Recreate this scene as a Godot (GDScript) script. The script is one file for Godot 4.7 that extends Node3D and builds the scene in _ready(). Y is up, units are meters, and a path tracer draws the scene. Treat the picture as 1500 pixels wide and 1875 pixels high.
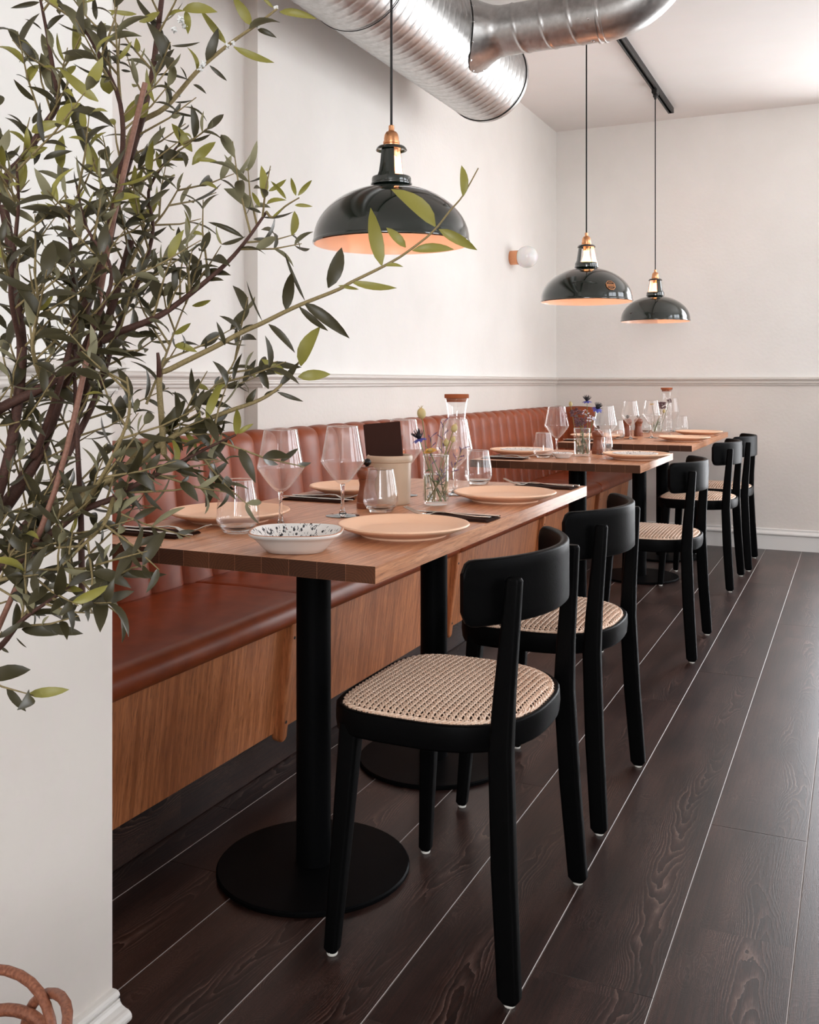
extends Node3D
# A restaurant corner: a leather banquette along a pale wall, three oak tables laid for guests, black cane chairs, green enamel pendants and an olive tree.
# World: y up, metres. The banquette wall runs along -z; W(x, y, s) puts a point s metres into the room.

const EYE := 1.06
const FOCAL := 1800.0          # pixels, for the 1500 x 1875 frame
const HORIZON := 700.0
const TABLE := 0.745
const CEIL := 2.80
const RIGHT_X := 2.4           # the wall of windows, out of the picture
const FRONT_S := -3.6          # the wall behind the camera
var yaw := atan(821.5 / 1800.0)
var rng := RandomNumberGenerator.new()
var used := {}
var M := {}


class MB:
	var v := PackedVector3Array()
	var n := PackedVector3Array()
	var uv := PackedVector2Array()
	var idx := PackedInt32Array()

	func vert(p: Vector3, nn: Vector3, t := Vector2.ZERO) -> int:
		v.append(p); n.append(nn); uv.append(t)
		return v.size() - 1

	# rows of points; smooth; the outside is (next row - row) x (next column - column)
	func grid(rows: Array, closed := false, us := 1.0, vs := 1.0, uo := Vector2.ZERO) -> void:
		var nr := rows.size()
		var m: int = rows[0].size()
		var cols := m + 1 if closed else m
		var base := v.size()
		var nor := []
		for j in nr:
			var line := PackedVector3Array()
			var weak := 0
			for i in m:
				var ia := (i + m - 1) % m if closed else maxi(i - 1, 0)
				var ib := (i + 1) % m if closed else mini(i + 1, m - 1)
				var di: Vector3 = rows[j][ib] - rows[j][ia]
				var dj: Vector3 = rows[mini(j + 1, nr - 1)][i] - rows[maxi(j - 1, 0)][i]
				var c := dj.cross(di)
				if di.length_squared() < 1e-12 or c.length_squared() < 1e-18:
					weak += 1
					line.append(Vector3.ZERO)
				else:
					line.append(c.normalized())
			nor.append([line, weak])
		for j in nr:
			if nor[j][1] > 0:
				var k := j + 1 if j == 0 else j - 1
				var s := Vector3.ZERO
				for q in nor[k][0]:
					s += q
				for i in m:
					if nor[j][0][i] == Vector3.ZERO:
						nor[j][0][i] = s.normalized() if s.length() > 1e-6 else Vector3.UP
		for j in nr:
			for i in cols:
				var q := i % m
				vert(rows[j][q], nor[j][0][q], Vector2(us * i / float(cols - 1), vs * j / float(nr - 1)) + uo)
		for j in nr - 1:
			for i in cols - 1:
				var a := base + j * cols + i
				var b := a + cols
				idx.append_array(PackedInt32Array([a, b + 1, b, a, a + 1, b + 1]))

	func face(pts: Array, outward: Vector3, uvs := []) -> void:
		var c: Vector3 = (pts[1] - pts[0]).cross(pts[2] - pts[0])
		var flip := c.dot(outward) < 0.0
		var nn := c.normalized() * (-1.0 if flip else 1.0)
		var b := v.size()
		for i in pts.size():
			vert(pts[i], nn, uvs[i] if uvs.size() else Vector2.ZERO)
		for i in range(1, pts.size() - 1):
			if flip:
				idx.append_array(PackedInt32Array([b, b + i, b + i + 1]))
			else:
				idx.append_array(PackedInt32Array([b, b + i + 1, b + i]))

	func fan(loop: PackedVector3Array, outward: Vector3) -> void:
		var c := Vector3.ZERO
		for p in loop:
			c += p
		c /= loop.size()
		var b := vert(c, outward)
		for p in loop:
			vert(p, outward)
		var k := loop.size()
		var up := (loop[0] - c).cross(loop[1] - c).dot(outward) > 0.0
		for i in k:
			var p := b + 1 + i
			var q := b + 1 + (i + 1) % k
			idx.append_array(PackedInt32Array([b, q, p]) if up else PackedInt32Array([b, p, q]))

	func xform(t: Transform3D, from := 0) -> void:
		for i in range(from, v.size()):
			v[i] = t * v[i]
			n[i] = (t.basis * n[i]).normalized()

	func arrays() -> Array:
		var a := []
		a.resize(Mesh.ARRAY_MAX)
		a[Mesh.ARRAY_VERTEX] = v
		a[Mesh.ARRAY_NORMAL] = n
		a[Mesh.ARRAY_TEX_UV] = uv
		a[Mesh.ARRAY_INDEX] = idx
		return a


# ---------- placing and naming ----------
func W(x: float, y: float, s: float) -> Vector3:
	return Vector3(x, y, -s)


func px(u: float, v: float, d: float) -> Vector3:      # a measured sight line of the survey, d metres along the lens axis
	var c := (u - 750.0) / FOCAL
	return W((cos(yaw) * c - sin(yaw)) * d, EYE - (v - HORIZON) / FOCAL * d, (sin(yaw) * c + cos(yaw)) * d)


func numbered(called: String) -> String:
	var k: int = used.get(called, -1) + 1
	used[called] = k
	return called if k == 0 else "%s_%03d" % [called, k]


func tag(o: Node, label: String, category: String, group := "", kind := "") -> Node:
	if label: o.set_meta("label", label)
	if category: o.set_meta("category", category)
	if group: o.set_meta("group", group)
	if kind: o.set_meta("kind", kind)
	return o


func thing(called: String, label: String, category: String, at := Vector3.ZERO, turn := 0.0, group := "") -> Node3D:
	var o := Node3D.new()
	o.name = numbered(called)
	add_child(o)
	o.position = at
	o.rotation.y = turn
	tag(o, label, category, group)
	return o


func mesh_of(list: Array) -> ArrayMesh:                 # [MB, material, MB, material ...]
	var m := ArrayMesh.new()
	for i in range(0, list.size(), 2):
		if list[i].v.size() == 0:
			continue
		m.add_surface_from_arrays(Mesh.PRIMITIVE_TRIANGLES, list[i].arrays())
		m.surface_set_material(m.get_surface_count() - 1, list[i + 1])
	return m


func put(called: String, mesh: Mesh, parent: Node, at := Vector3.ZERO) -> MeshInstance3D:
	var o := MeshInstance3D.new()
	o.name = called
	o.mesh = mesh
	o.position = at
	parent.add_child(o, true)
	return o


func part(called: String, mb: MB, m: Material, parent: Node) -> MeshInstance3D:
	return put(called, mesh_of([mb, m]), parent)


func structure(called: String, mb: MB, m: Material) -> MeshInstance3D:
	var o := part(numbered(called), mb, m, self)
	o.set_meta("kind", "structure")
	return o


func dup(src: Node3D, at: Vector3, turn: float, label: String) -> Node3D:
	var o: Node3D = src.duplicate()
	o.name = numbered(String(src.name).rstrip("_0123456789"))
	add_child(o)
	o.position = at
	o.rotation.y = turn
	o.set_meta("label", label)
	return o


# ---------- shapes ----------
func lathe(mb: MB, prof: Array, seg := 32, t := Transform3D(), a0 := 0.0, a1 := TAU) -> void:
	var whole := is_equal_approx(a1 - a0, TAU)
	var strips := []
	var cur := [prof[0]]
	for k in range(1, prof.size()):
		cur.append(prof[k])
		if k < prof.size() - 1:
			var d0: Vector2 = (prof[k] - prof[k - 1]).normalized()
			var d1: Vector2 = (prof[k + 1] - prof[k]).normalized()
			if d0.dot(d1) < 0.8:
				strips.append(cur)
				cur = [prof[k]]
	strips.append(cur)
	for s in strips:
		var rows := []
		for q in s:
			var r := PackedVector3Array()
			for i in (seg if whole else seg + 1):
				var a := a0 + (a1 - a0) * i / seg
				r.append(t * Vector3(q.x * cos(a), q.y, q.x * sin(a)))
			rows.append(r)
		mb.grid(rows, whole)


func sweep(mb: MB, pts: Array, rad: Variant, seg := 8, caps := true) -> void:
	var rows := []
	var nrm := Vector3.ZERO
	for k in pts.size():
		var tan: Vector3 = (pts[mini(k + 1, pts.size() - 1)] - pts[maxi(k - 1, 0)]).normalized()
		if nrm == Vector3.ZERO:
			nrm = tan.cross(Vector3.UP if absf(tan.y) < 0.9 else Vector3.RIGHT).normalized()
		nrm = (nrm - tan * nrm.dot(tan)).normalized()
		var b := nrm.cross(tan)
		var r: float = rad[k] if rad is Array or rad is PackedFloat32Array else rad
		var row := PackedVector3Array()
		for i in seg:
			var a := TAU * i / seg
			row.append(pts[k] + (nrm * cos(a) + b * sin(a)) * r)
		rows.append(row)
	mb.grid(rows, true)
	if caps:
		mb.fan(rows[0], (pts[0] - pts[1]).normalized())
		mb.fan(rows[-1], (pts[-1] - pts[-2]).normalized())


func smooth(pts: Array, each := 5) -> Array:             # a curve through the points
	var out := []
	for k in pts.size() - 1:
		var a = pts[maxi(k - 1, 0)]
		var b = pts[k]
		var c = pts[k + 1]
		var d = pts[mini(k + 2, pts.size() - 1)]
		for i in each:
			out.append(b.cubic_interpolate(c, a, d, i / float(each)))
	out.append(pts[-1])
	return out


func loft(mb: MB, loops: Array) -> void:
	mb.grid(loops, true)
	mb.fan(loops[0], (loops[0][0] - loops[1][0]).normalized())
	mb.fan(loops[-1], (loops[-1][0] - loops[-2][0]).normalized())


func rrect(c: Vector3, w: float, d: float, r: float, k := 3) -> PackedVector3Array:   # a level rounded rectangle, x by z
	var out := PackedVector3Array()
	for q in 4:
		var cx: float = (w / 2 - r) * [1, -1, -1, 1][q]
		var cz: float = (d / 2 - r) * [1, 1, -1, -1][q]
		for i in k + 1:
			var a := PI / 2 * (q + i / float(k))
			out.append(c + Vector3(cx + r * cos(a), 0, cz + r * sin(a)))
	return out


# a chamfered box; texture v runs along the axis grain; end faces can go to another MB
func cbox(mb: MB, c: Vector3, size: Vector3, b := 0.002, grain := 2, uo := Vector2.ZERO, ends: MB = null, t := Transform3D()) -> void:
	var h := size / 2
	var pt := func(sg: Array, full: int) -> Vector3:
		var p := Vector3.ZERO
		for i in 3:
			p[i] = sg[i] * (h[i] if i == full else h[i] - b)
		return c + p
	var uvof := func(p: Vector3, a: int) -> Vector2:
		var others := []
		for i in 3:
			if i != a:
				others.append(i)
		if a == grain:
			return Vector2(p[others[0]], p[others[1]]) + uo
		var across: int = others[0] if others[1] == grain else others[1]
		return Vector2(p[across], p[grain]) + uo
	var add := func(which: MB, ps: Array, a: int, outward: Vector3) -> void:
		var uvs := []
		var w := []
		for p in ps:
			uvs.append(uvof.call(p, a))
			w.append(t * p)
		which.face(w, t.basis * outward, uvs)
	for a in 3:
		var o: int = (a + 1) % 3
		var q: int = (a + 2) % 3
		for s in [-1, 1]:
			var ps := []
			for k in [[-1, -1], [1, -1], [1, 1], [-1, 1]]:
				var sg := [0, 0, 0]
				sg[a] = s; sg[o] = k[0]; sg[q] = k[1]
				ps.append(pt.call(sg, a))
			var outv := Vector3.ZERO
			outv[a] = s
			add.call(ends if ends and a == grain else mb, ps, a, outv)
		if b > 0.0:
			for s in [-1, 1]:
				for s2 in [-1, 1]:                           # the edge between faces a and o
					var e := []
					for k in [[-1, a], [1, a], [1, o], [-1, o]]:
						var sg := [0, 0, 0]
						sg[a] = s; sg[o] = s2; sg[q] = k[0]
						e.append(pt.call(sg, k[1]))
					var outv := Vector3.ZERO
					outv[a] = s; outv[o] = s2
					add.call(mb, e, o if a == grain else a, outv)
	if b > 0.0:
		for sx in [-1, 1]:
			for sy in [-1, 1]:
				for sz in [-1, 1]:
					var sg := [sx, sy, sz]
					add.call(mb, [pt.call(sg, 0), pt.call(sg, 1), pt.call(sg, 2)], 1, Vector3(sx, sy, sz))


# a moulding: profile points (out from the wall, height) drawn from a to b; out is the wall's normal
func moulding(mb: MB, prof: Array, a: Vector3, b: Vector3, out: Vector3) -> void:
	var n := (b - a).normalized()
	for k in prof.size() - 1:
		var p0: Vector2 = prof[k]
		var p1: Vector2 = prof[k + 1]
		var e := p1 - p0
		var q := [a + out * p0.x + Vector3.UP * p0.y, b + out * p0.x + Vector3.UP * p0.y, b + out * p1.x + Vector3.UP * p1.y, a + out * p1.x + Vector3.UP * p1.y]
		mb.face(q, out * -e.y * -1.0 + Vector3.UP * -e.x)
	for end in [[a, -n], [b, n]]:
		var loop := PackedVector3Array()
		for p in prof:
			loop.append(end[0] + out * p.x + Vector3.UP * p.y)
		mb.fan(loop, end[1])


func rounded_ring(r: float, y: float, k: int, from: float, to: float, rad: float) -> Array:
	var out := []
	for i in k + 1:
		var a := lerpf(from, to, i / float(k))
		out.append(Vector2(r + rad * cos(a), y + rad * sin(a)))
	return out


# ---------- materials ----------
func mat(c: Color, rough := 0.5, metal := 0.0, spec := 0.5) -> StandardMaterial3D:
	var m := StandardMaterial3D.new()
	m.albedo_color = c
	m.roughness = rough
	m.metallic = metal
	m.metallic_specular = spec
	return m


func noise_tex(seed_: int, freq: float, a: Color, b: Color, size := 512, oct := 4, ramp_at := [0.0, 1.0]) -> NoiseTexture2D:
	var t := NoiseTexture2D.new()
	var f := FastNoiseLite.new()
	f.seed = seed_
	f.frequency = freq
	f.fractal_octaves = oct
	t.noise = f
	t.width = size
	t.height = size
	t.seamless = true
	var g := Gradient.new()
	g.offsets = PackedFloat32Array(ramp_at)
	g.colors = PackedColorArray([a, b])
	t.color_ramp = g
	return t


func grey_noise(seed_: int, freq: float, size := 512, oct := 4) -> NoiseTexture2D:
	return noise_tex(seed_, freq, Color.BLACK, Color.WHITE, size, oct)


func mottle(m: StandardMaterial3D, seed_: int, freq: float, a: Color, b: Color, scale: float, bump := 0.0, bump_freq := 0.1) -> StandardMaterial3D:
	m.albedo_color = Color.WHITE
	m.albedo_texture = noise_tex(seed_, freq, a, b)
	m.uv1_triplanar = true
	m.uv1_scale = Vector3.ONE * scale
	if bump > 0.0:
		m.heightmap_enabled = true
		m.heightmap_texture = grey_noise(seed_ + 1, bump_freq)
		m.heightmap_scale = bump
	return m


# flat-sawn timber: growth rings cut into arches, pores along the grain. Returns [colour, height]
func timber(w: int, h: int, lanes: int, seed_: int, dark: Color, light: Color, line: Color, rings: float, line_amt: float, sharp: float, cloud_amt: float, pore_amt := 0.3, wob := 0.10) -> Array:
	var f := FastNoiseLite.new()
	f.seed = seed_
	f.frequency = 1.0
	f.fractal_octaves = 3
	var r := RandomNumberGenerator.new()
	r.seed = seed_
	var lane := []
	for k in lanes:
		lane.append([r.randf_range(0.25, 0.75), r.randf_range(1.6, 3.4), r.randf_range(0.28, 0.55) * (1 if r.randf() < 0.5 else -1), r.randf() * 50.0, r.randf_range(-0.5, 0.5)])
	var ca := PackedByteArray()
	ca.resize(w * h * 3)
	var ha := PackedByteArray()
	ha.resize(w * h)
	var lw := w / float(lanes)
	for y in h:
		var fy := y / float(h)
		for k in lanes:
			var p: Array = lane[k]
			var mid: float = p[0] + 0.22 * f.get_noise_2d(p[3], fy * 3.0)
			for i in int(lw):
				var x := int(k * lw) + i
				var fx := i / lw
				var n1 := f.get_noise_2d(p[3] + fx * 1.6, fy * 4.5)
				var e := fx - mid
				var t: float = p[1] * e * e + p[2] * fy + wob * n1 + 0.10 * wob * f.get_noise_2d(p[3] + fx * 9.0, fy * 40.0)
				var g := fposmod(t * rings, 1.0)
				var ln := pow(1.0 - g, sharp)
				var pore := f.get_noise_2d(x * 0.45, y * 0.022 + 90.0)
				var streak := f.get_noise_2d(x * 0.11 + 40.0, y * 0.0035)
				var cl := clampf(0.5 + cloud_amt * (0.35 * f.get_noise_2d(p[3] + fx * 1.6, fy * 5.0 + 33.0) + 0.75 * streak + 0.35 * p[4]), 0.0, 1.0)
				var c := dark.lerp(light, cl)
				var amt: float = line_amt * ln * clampf(0.55 + 1.1 * n1 + pore * 0.8, 0.0, 1.0)
				c = c.lerp(line, amt)
				c = c.lerp(dark.darkened(0.35), clampf(pore * 2.2 - 0.35, 0.0, 1.0) * pore_amt)
				var o := (y * w + x) * 3
				ca[o] = int(c.r * 255.0)
				ca[o + 1] = int(c.g * 255.0)
				ca[o + 2] = int(c.b * 255.0)
				ha[y * w + x] = int(clampf(0.5 + 0.4 * (ln - 0.3) - clampf(pore * 2.0 - 0.3, 0.0, 1.0) * 0.4, 0.0, 1.0) * 255.0)
	return [ImageTexture.create_from_image(Image.create_from_data(w, h, false, Image.FORMAT_RGB8, ca)), ImageTexture.create_from_image(Image.create_from_data(w, h, false, Image.FORMAT_L8, ha))]


func timber_mat(tex: Array, rough: float, size: Vector2, bump: float, spec := 0.5) -> StandardMaterial3D:
	var m := mat(Color.WHITE, rough, 0.0, spec)
	m.albedo_texture = tex[0]
	m.uv1_scale = Vector3(1.0 / size.x, 1.0 / size.y, 1)
	m.heightmap_enabled = true
	m.heightmap_texture = tex[1]
	m.heightmap_scale = bump
	return m


func _ready() -> void:
	rng.seed = 11
	# camera: a shifted lens, level, turned toward the banquette wall
	var cam := Camera3D.new()
	cam.name = "camera"
	add_child(cam)
	cam.position = Vector3(0, EYE, 0)
	cam.rotation.y = yaw
	cam.projection = Camera3D.PROJECTION_FRUSTUM
	cam.near = 0.05
	cam.far = 60.0
	cam.keep_aspect = Camera3D.KEEP_HEIGHT
	cam.size = 1875.0 / FOCAL * cam.near
	cam.frustum_offset = Vector2(0, -(937.5 - HORIZON) / FOCAL * cam.near)
	cam.current = true
	# an overcast sky seen through the windows
	var sm := ProceduralSkyMaterial.new()
	sm.sky_top_color = Color(0.80, 0.85, 0.92)
	sm.sky_horizon_color = Color(0.95, 0.96, 0.97)
	sm.ground_horizon_color = Color(0.80, 0.80, 0.79)
	sm.ground_bottom_color = Color(0.42, 0.42, 0.41)
	sm.sky_energy_multiplier = 1.5
	sm.ground_energy_multiplier = 0.8
	var sky := Sky.new()
	sky.sky_material = sm
	var env := Environment.new()
	env.background_mode = Environment.BG_SKY
	env.sky = sky
	env.ambient_light_source = Environment.AMBIENT_SOURCE_SKY
	env.tonemap_mode = Environment.TONE_MAPPER_LINEAR
	env.tonemap_exposure = 1.22
	env.sdfgi_enabled = true
	env.ssao_enabled = true
	env.ssil_enabled = true
	var we := WorldEnvironment.new()
	we.name = "surroundings"
	we.environment = env
	add_child(we)
	# daylight entering by the windows: one soft area light in each opening [centre, width, height, turn, energy]
	for a in [[W(RIGHT_X + 0.22, 1.83, 1.9), 1.4, 1.78, PI / 2, 2.5], [W(RIGHT_X + 0.22, 1.83, 3.7), 1.4, 1.78, PI / 2, 2.4], [W(RIGHT_X + 0.22, 1.83, 5.5), 1.4, 1.78, PI / 2, 2.4], [W(0.65, 1.28, 6.86), 1.5, 2.3, PI, 10.5], [W(1.1, 1.83, FRONT_S - 0.2), 1.8, 1.78, 0.0, 14.0]]:
		var l := AreaLight3D.new()
		l.name = "window_daylight"
		add_child(l, true)
		l.position = a[0]
		l.rotation.y = a[3]
		l.area_size = Vector2(a[1], a[2])
		l.light_energy = a[4]
		l.light_color = Color(0.98, 0.987, 1.0)
		l.area_range = 20.0
		l.area_attenuation = 2.0
		l.shadow_enabled = true
	materials()
	room()
	banquette()
	tables()
	chairs()
	pendants()
	duct()
	fittings()
	tableware()
	olive()
	basket()


func materials() -> void:
	M.wall = mottle(mat(Color.WHITE, 0.75, 0, 0.3), 5, 0.01, Color(0.925, 0.912, 0.893), Color(0.94, 0.928, 0.91), 0.6, 0.05, 0.12)
	M.dado = mottle(mat(Color.WHITE, 0.6, 0, 0.35), 6, 0.01, Color(0.86, 0.83, 0.80), Color(0.88, 0.852, 0.822), 0.6, 0.05, 0.12)
	M.ceiling = mottle(mat(Color.WHITE, 0.85, 0, 0.25), 7, 0.01, Color(0.93, 0.912, 0.898), Color(0.94, 0.924, 0.912), 0.5)
	M.trim = mat(Color(0.83, 0.80, 0.77), 0.4)
	M.white_trim = mat(Color(0.90, 0.885, 0.865), 0.4)
	var ft := timber(768, 2048, 3, 3, Color(0.085, 0.042, 0.032), Color(0.190, 0.102, 0.078), Color(0.66, 0.56, 0.52), 52.0, 0.60, 2.4, 0.9, 0.35, 0.05)
	M.floor = timber_mat(ft, 0.36, Vector2(0.639, 2.4), 0.018, 0.5)
	M.lime = mat(Color(0.62, 0.58, 0.56), 0.5)
	M.subfloor = mat(Color(0.04, 0.03, 0.03), 0.9)
	var ot := timber(512, 1024, 4, 8, Color(0.61, 0.35, 0.19), Color(0.80, 0.51, 0.325), Color(0.48, 0.27, 0.15), 12.0, 0.30, 2.0, 1.0, 0.5, 0.05)
	M.oak = timber_mat(ot, 0.42, Vector2(1.0, 1.6), 0.02, 0.5)
	var tt := timber(512, 1024, 4, 14, Color(0.70, 0.46, 0.315), Color(0.87, 0.645, 0.49), Color(0.57, 0.355, 0.225), 12.0, 0.30, 2.0, 1.0, 0.5, 0.05)
	M.oak_top = timber_mat(tt, 0.36, Vector2(0.55, 1.7), 0.012, 0.5)
	M.oak_end = mat(Color.WHITE, 0.5, 0.0, 0.35)
	M.oak_end.albedo_texture = end_grain()
	M.kick = timber_mat(ft, 0.5, Vector2(0.6, 1.9), 0.02, 0.4)
	M.kick.albedo_color = Color(1.0, 0.95, 0.88)
	M.leather = mottle(mat(Color.WHITE, 0.38, 0, 0.4), 31, 0.012, Color(0.49, 0.222, 0.106), Color(0.61, 0.298, 0.160), 1.6)
	M.thread = mat(Color(0.20, 0.08, 0.05), 0.7)
	M.black_steel = mottle(mat(Color.WHITE, 0.5, 0.0, 0.14), 41, 0.2, Color(0.025, 0.026, 0.028), Color(0.038, 0.039, 0.042), 8.0)
	M.black_wood = mat(Color(0.030, 0.030, 0.031), 0.42, 0.0, 0.14)
	var wg := timber(256, 512, 1, 51, Color(0.3, 0.3, 0.3), Color(0.6, 0.6, 0.6), Color(0.9, 0.9, 0.9), 30.0, 0.5, 2.0, 1.0, 0.5)
	M.black_wood.heightmap_enabled = true
	M.black_wood.heightmap_texture = wg[1]
	M.black_wood.heightmap_scale = 0.02
	M.black_wood.uv1_triplanar = true
	M.black_wood.uv1_scale = Vector3(7, 7, 7)
	M.cane = mottle(mat(Color.WHITE, 0.45), 61, 0.03, Color(0.88, 0.71, 0.59), Color(1.0, 0.93, 0.86), 9.0)
	M.cane_bed = mat(Color(0.30, 0.185, 0.12), 0.8)
	M.glide = mat(Color(0.86, 0.85, 0.82), 0.4)
	M.green_enamel = mat(Color(0.038, 0.092, 0.058), 0.10, 0.0, 0.6)
	M.green_enamel.clearcoat_enabled = true
	M.green_enamel.clearcoat = 0.6
	M.green_enamel.clearcoat_roughness = 0.04
	M.white_enamel = mat(Color(0.92, 0.90, 0.87), 0.18)
	M.brass = mat(Color(0.86, 0.62, 0.45), 0.28, 1.0)
	M.copper = mottle(mat(Color.WHITE, 0.25, 1.0), 71, 0.05, Color(0.80, 0.54, 0.40), Color(0.90, 0.66, 0.50), 6.0)
	M.black_flex = mat(Color(0.03, 0.03, 0.03), 0.6)
	M.bulb = mat(Color(1, 0.8, 0.6), 0.2)
	M.bulb.emission_enabled = true
	M.bulb.emission = Color(1.0, 0.60, 0.38)
	M.bulb.emission_energy_multiplier = 5.0
	M.zinc = mottle(mat(Color.WHITE, 0.50, 1.0), 81, 0.02, Color(0.70, 0.695, 0.685), Color(0.82, 0.815, 0.81), 3.0)
	M.zinc.roughness_texture = noise_tex(83, 0.03, Color(0.55, 0.55, 0.55), Color(1, 1, 1))
	M.screw = mat(Color(0.8, 0.8, 0.8), 0.25, 1.0)
	M.track = mat(Color(0.07, 0.068, 0.065), 0.45)
	M.opal = mat(Color(0.93, 0.93, 0.925), 0.12)
	M.opal.subsurf_scatter_enabled = true
	M.opal.subsurf_scatter_strength = 0.3
	M.pane_glass = mat(Color(0.97, 0.99, 0.99, 0.012), 0.0)
	M.pane_glass.transparency = BaseMaterial3D.TRANSPARENCY_ALPHA
	M.solid_glass = mat(Color(0.98, 0.99, 0.99, 0.0), 0.0)
	M.solid_glass.refraction_enabled = true
	M.solid_glass.refraction_scale = 0.05
	M.glass = M.pane_glass
	M.water = mat(Color(0.97, 0.99, 0.97, 0.0), 0.0)
	M.water.refraction_enabled = true
	M.water.refraction_scale = 0.033
	M.stoneware = mottle(mat(Color.WHITE, 0.50, 0, 0.45), 91, 0.25, Color(0.91, 0.735, 0.605), Color(0.96, 0.81, 0.69), 5.0)
	M.crock = mottle(mat(Color.WHITE, 0.4, 0, 0.5), 93, 0.25, Color(0.72, 0.615, 0.515), Color(0.80, 0.70, 0.60), 5.0)
	M.porcelain = mat(Color(0.90, 0.885, 0.865), 0.2)
	M.rim_clay = mottle(mat(Color.WHITE, 0.5), 95, 0.2, Color(0.62, 0.38, 0.26), Color(0.84, 0.66, 0.54), 12.0)
	M.bowl_print = mat(Color.WHITE, 0.2)
	M.bowl_print.albedo_texture = print_tex(5, 900)
	M.plate_print = mat(Color.WHITE, 0.2)
	M.plate_print.albedo_texture = print_tex(9, 420)
	M.napkin = mottle(mat(Color.WHITE, 0.9, 0, 0.2), 97, 0.4, Color(0.17, 0.10, 0.075), Color(0.25, 0.15, 0.115), 8.0, 0.04, 0.5)
	M.menu = mottle(mat(Color.WHITE, 0.7, 0, 0.3), 99, 0.2, Color(0.185, 0.095, 0.07), Color(0.25, 0.14, 0.105), 6.0, 0.02, 0.4)
	M.cutlery = mat(Color(0.78, 0.76, 0.73), 0.2, 1.0)
	M.mill = mottle(mat(Color.WHITE, 0.4), 101, 0.06, Color(0.42, 0.22, 0.14), Color(0.56, 0.32, 0.21), 10.0)
	M.black_gloss = mat(Color(0.03, 0.025, 0.025), 0.2)
	M.cork = mottle(mat(Color.WHITE, 0.8, 0, 0.2), 103, 0.12, Color(0.48, 0.25, 0.15), Color(0.72, 0.44, 0.30), 10.0, 0.05, 0.3)
	M.stem = mat(Color(0.36, 0.42, 0.20), 0.6)
	M.dry_stem = mat(Color(0.52, 0.48, 0.28), 0.6)
	M.blue_petal = mat(Color(0.30, 0.31, 0.62), 0.6)
	M.dark_flower = mat(Color(0.07, 0.05, 0.10), 0.6)
	M.violet = mat(Color(0.33, 0.24, 0.42), 0.7)
	M.brown_flower = mat(Color(0.46, 0.34, 0.36), 0.8)
	M.yellow = mat(Color(0.90, 0.74, 0.33), 0.6)
	M.pod = mat(Color(0.74, 0.68, 0.47), 0.6)
	M.white_petal = mat(Color(0.86, 0.86, 0.9), 0.6)
	M.flower_leaf = mat(Color(0.24, 0.34, 0.12), 0.5)
	M.leaf_top = mottle(mat(Color.WHITE, 0.42, 0, 0.45), 111, 0.03, Color(0.165, 0.150, 0.098), Color(0.32, 0.292, 0.175), 8.0)
	M.leaf_young = mottle(mat(Color.WHITE, 0.45, 0, 0.45), 113, 0.03, Color(0.46, 0.45, 0.18), Color(0.62, 0.58, 0.29), 8.0)
	M.leaf_under = mat(Color(0.56, 0.54, 0.42), 0.6)
	for k in ["leaf_top", "leaf_young", "leaf_under"]:
		M[k].backlight_enabled = true
		M[k].backlight = Color(0.30, 0.32, 0.12)
	M.bark = mottle(mat(Color.WHITE, 0.75), 115, 0.06, Color(0.20, 0.115, 0.09), Color(0.38, 0.24, 0.185), 14.0)
	M.twig = mottle(mat(Color.WHITE, 0.7), 117, 0.06, Color(0.42, 0.36, 0.23), Color(0.62, 0.55, 0.38), 14.0)
	M.cane_stake = mottle(mat(Color.WHITE, 0.6), 119, 0.05, Color(0.45, 0.30, 0.24), Color(0.60, 0.43, 0.36), 10.0)
	M.fluff = mat(Color(0.92, 0.92, 0.91), 0.95)
	M.rattan = mottle(mat(Color.WHITE, 0.45), 121, 0.03, Color(0.38, 0.20, 0.13), Color(0.68, 0.45, 0.34), 12.0, 0.03, 0.2)
	M.soil = mat(Color(0.06, 0.045, 0.035), 0.9)
	M.frame = mat(Color(0.88, 0.87, 0.85), 0.4)


# six blocks of end grain side by side: rings cut across the trunk
func end_grain() -> ImageTexture:
	var im := Image.create(576, 64, false, Image.FORMAT_RGB8)
	var f := FastNoiseLite.new()
	f.frequency = 0.05
	var r := RandomNumberGenerator.new()
	r.seed = 12
	for k in 6:
		var c := Vector2(r.randf_range(-30, 126), r.randf_range(70, 190) * (1 if r.randf() < 0.6 else -0.6))
		var tone := r.randf_range(-0.2, 0.35)
		for y in 64:
			for x in 96:
				var d := Vector2(x, y).distance_to(c) + 3.0 * f.get_noise_2d(x + k * 96, y)
				var g := fposmod(d / 9.0, 1.0)
				var speck := f.get_noise_2d((x + k * 96) * 9.0, y * 9.0)
				im.set_pixel(k * 96 + x, y, Color(0.18, 0.092, 0.048).lerp(Color(0.37, 0.215, 0.125), clampf(0.25 + tone + 0.5 * g + 0.3 * speck, 0.0, 1.0)))
	return ImageTexture.create_from_image(im)


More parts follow.
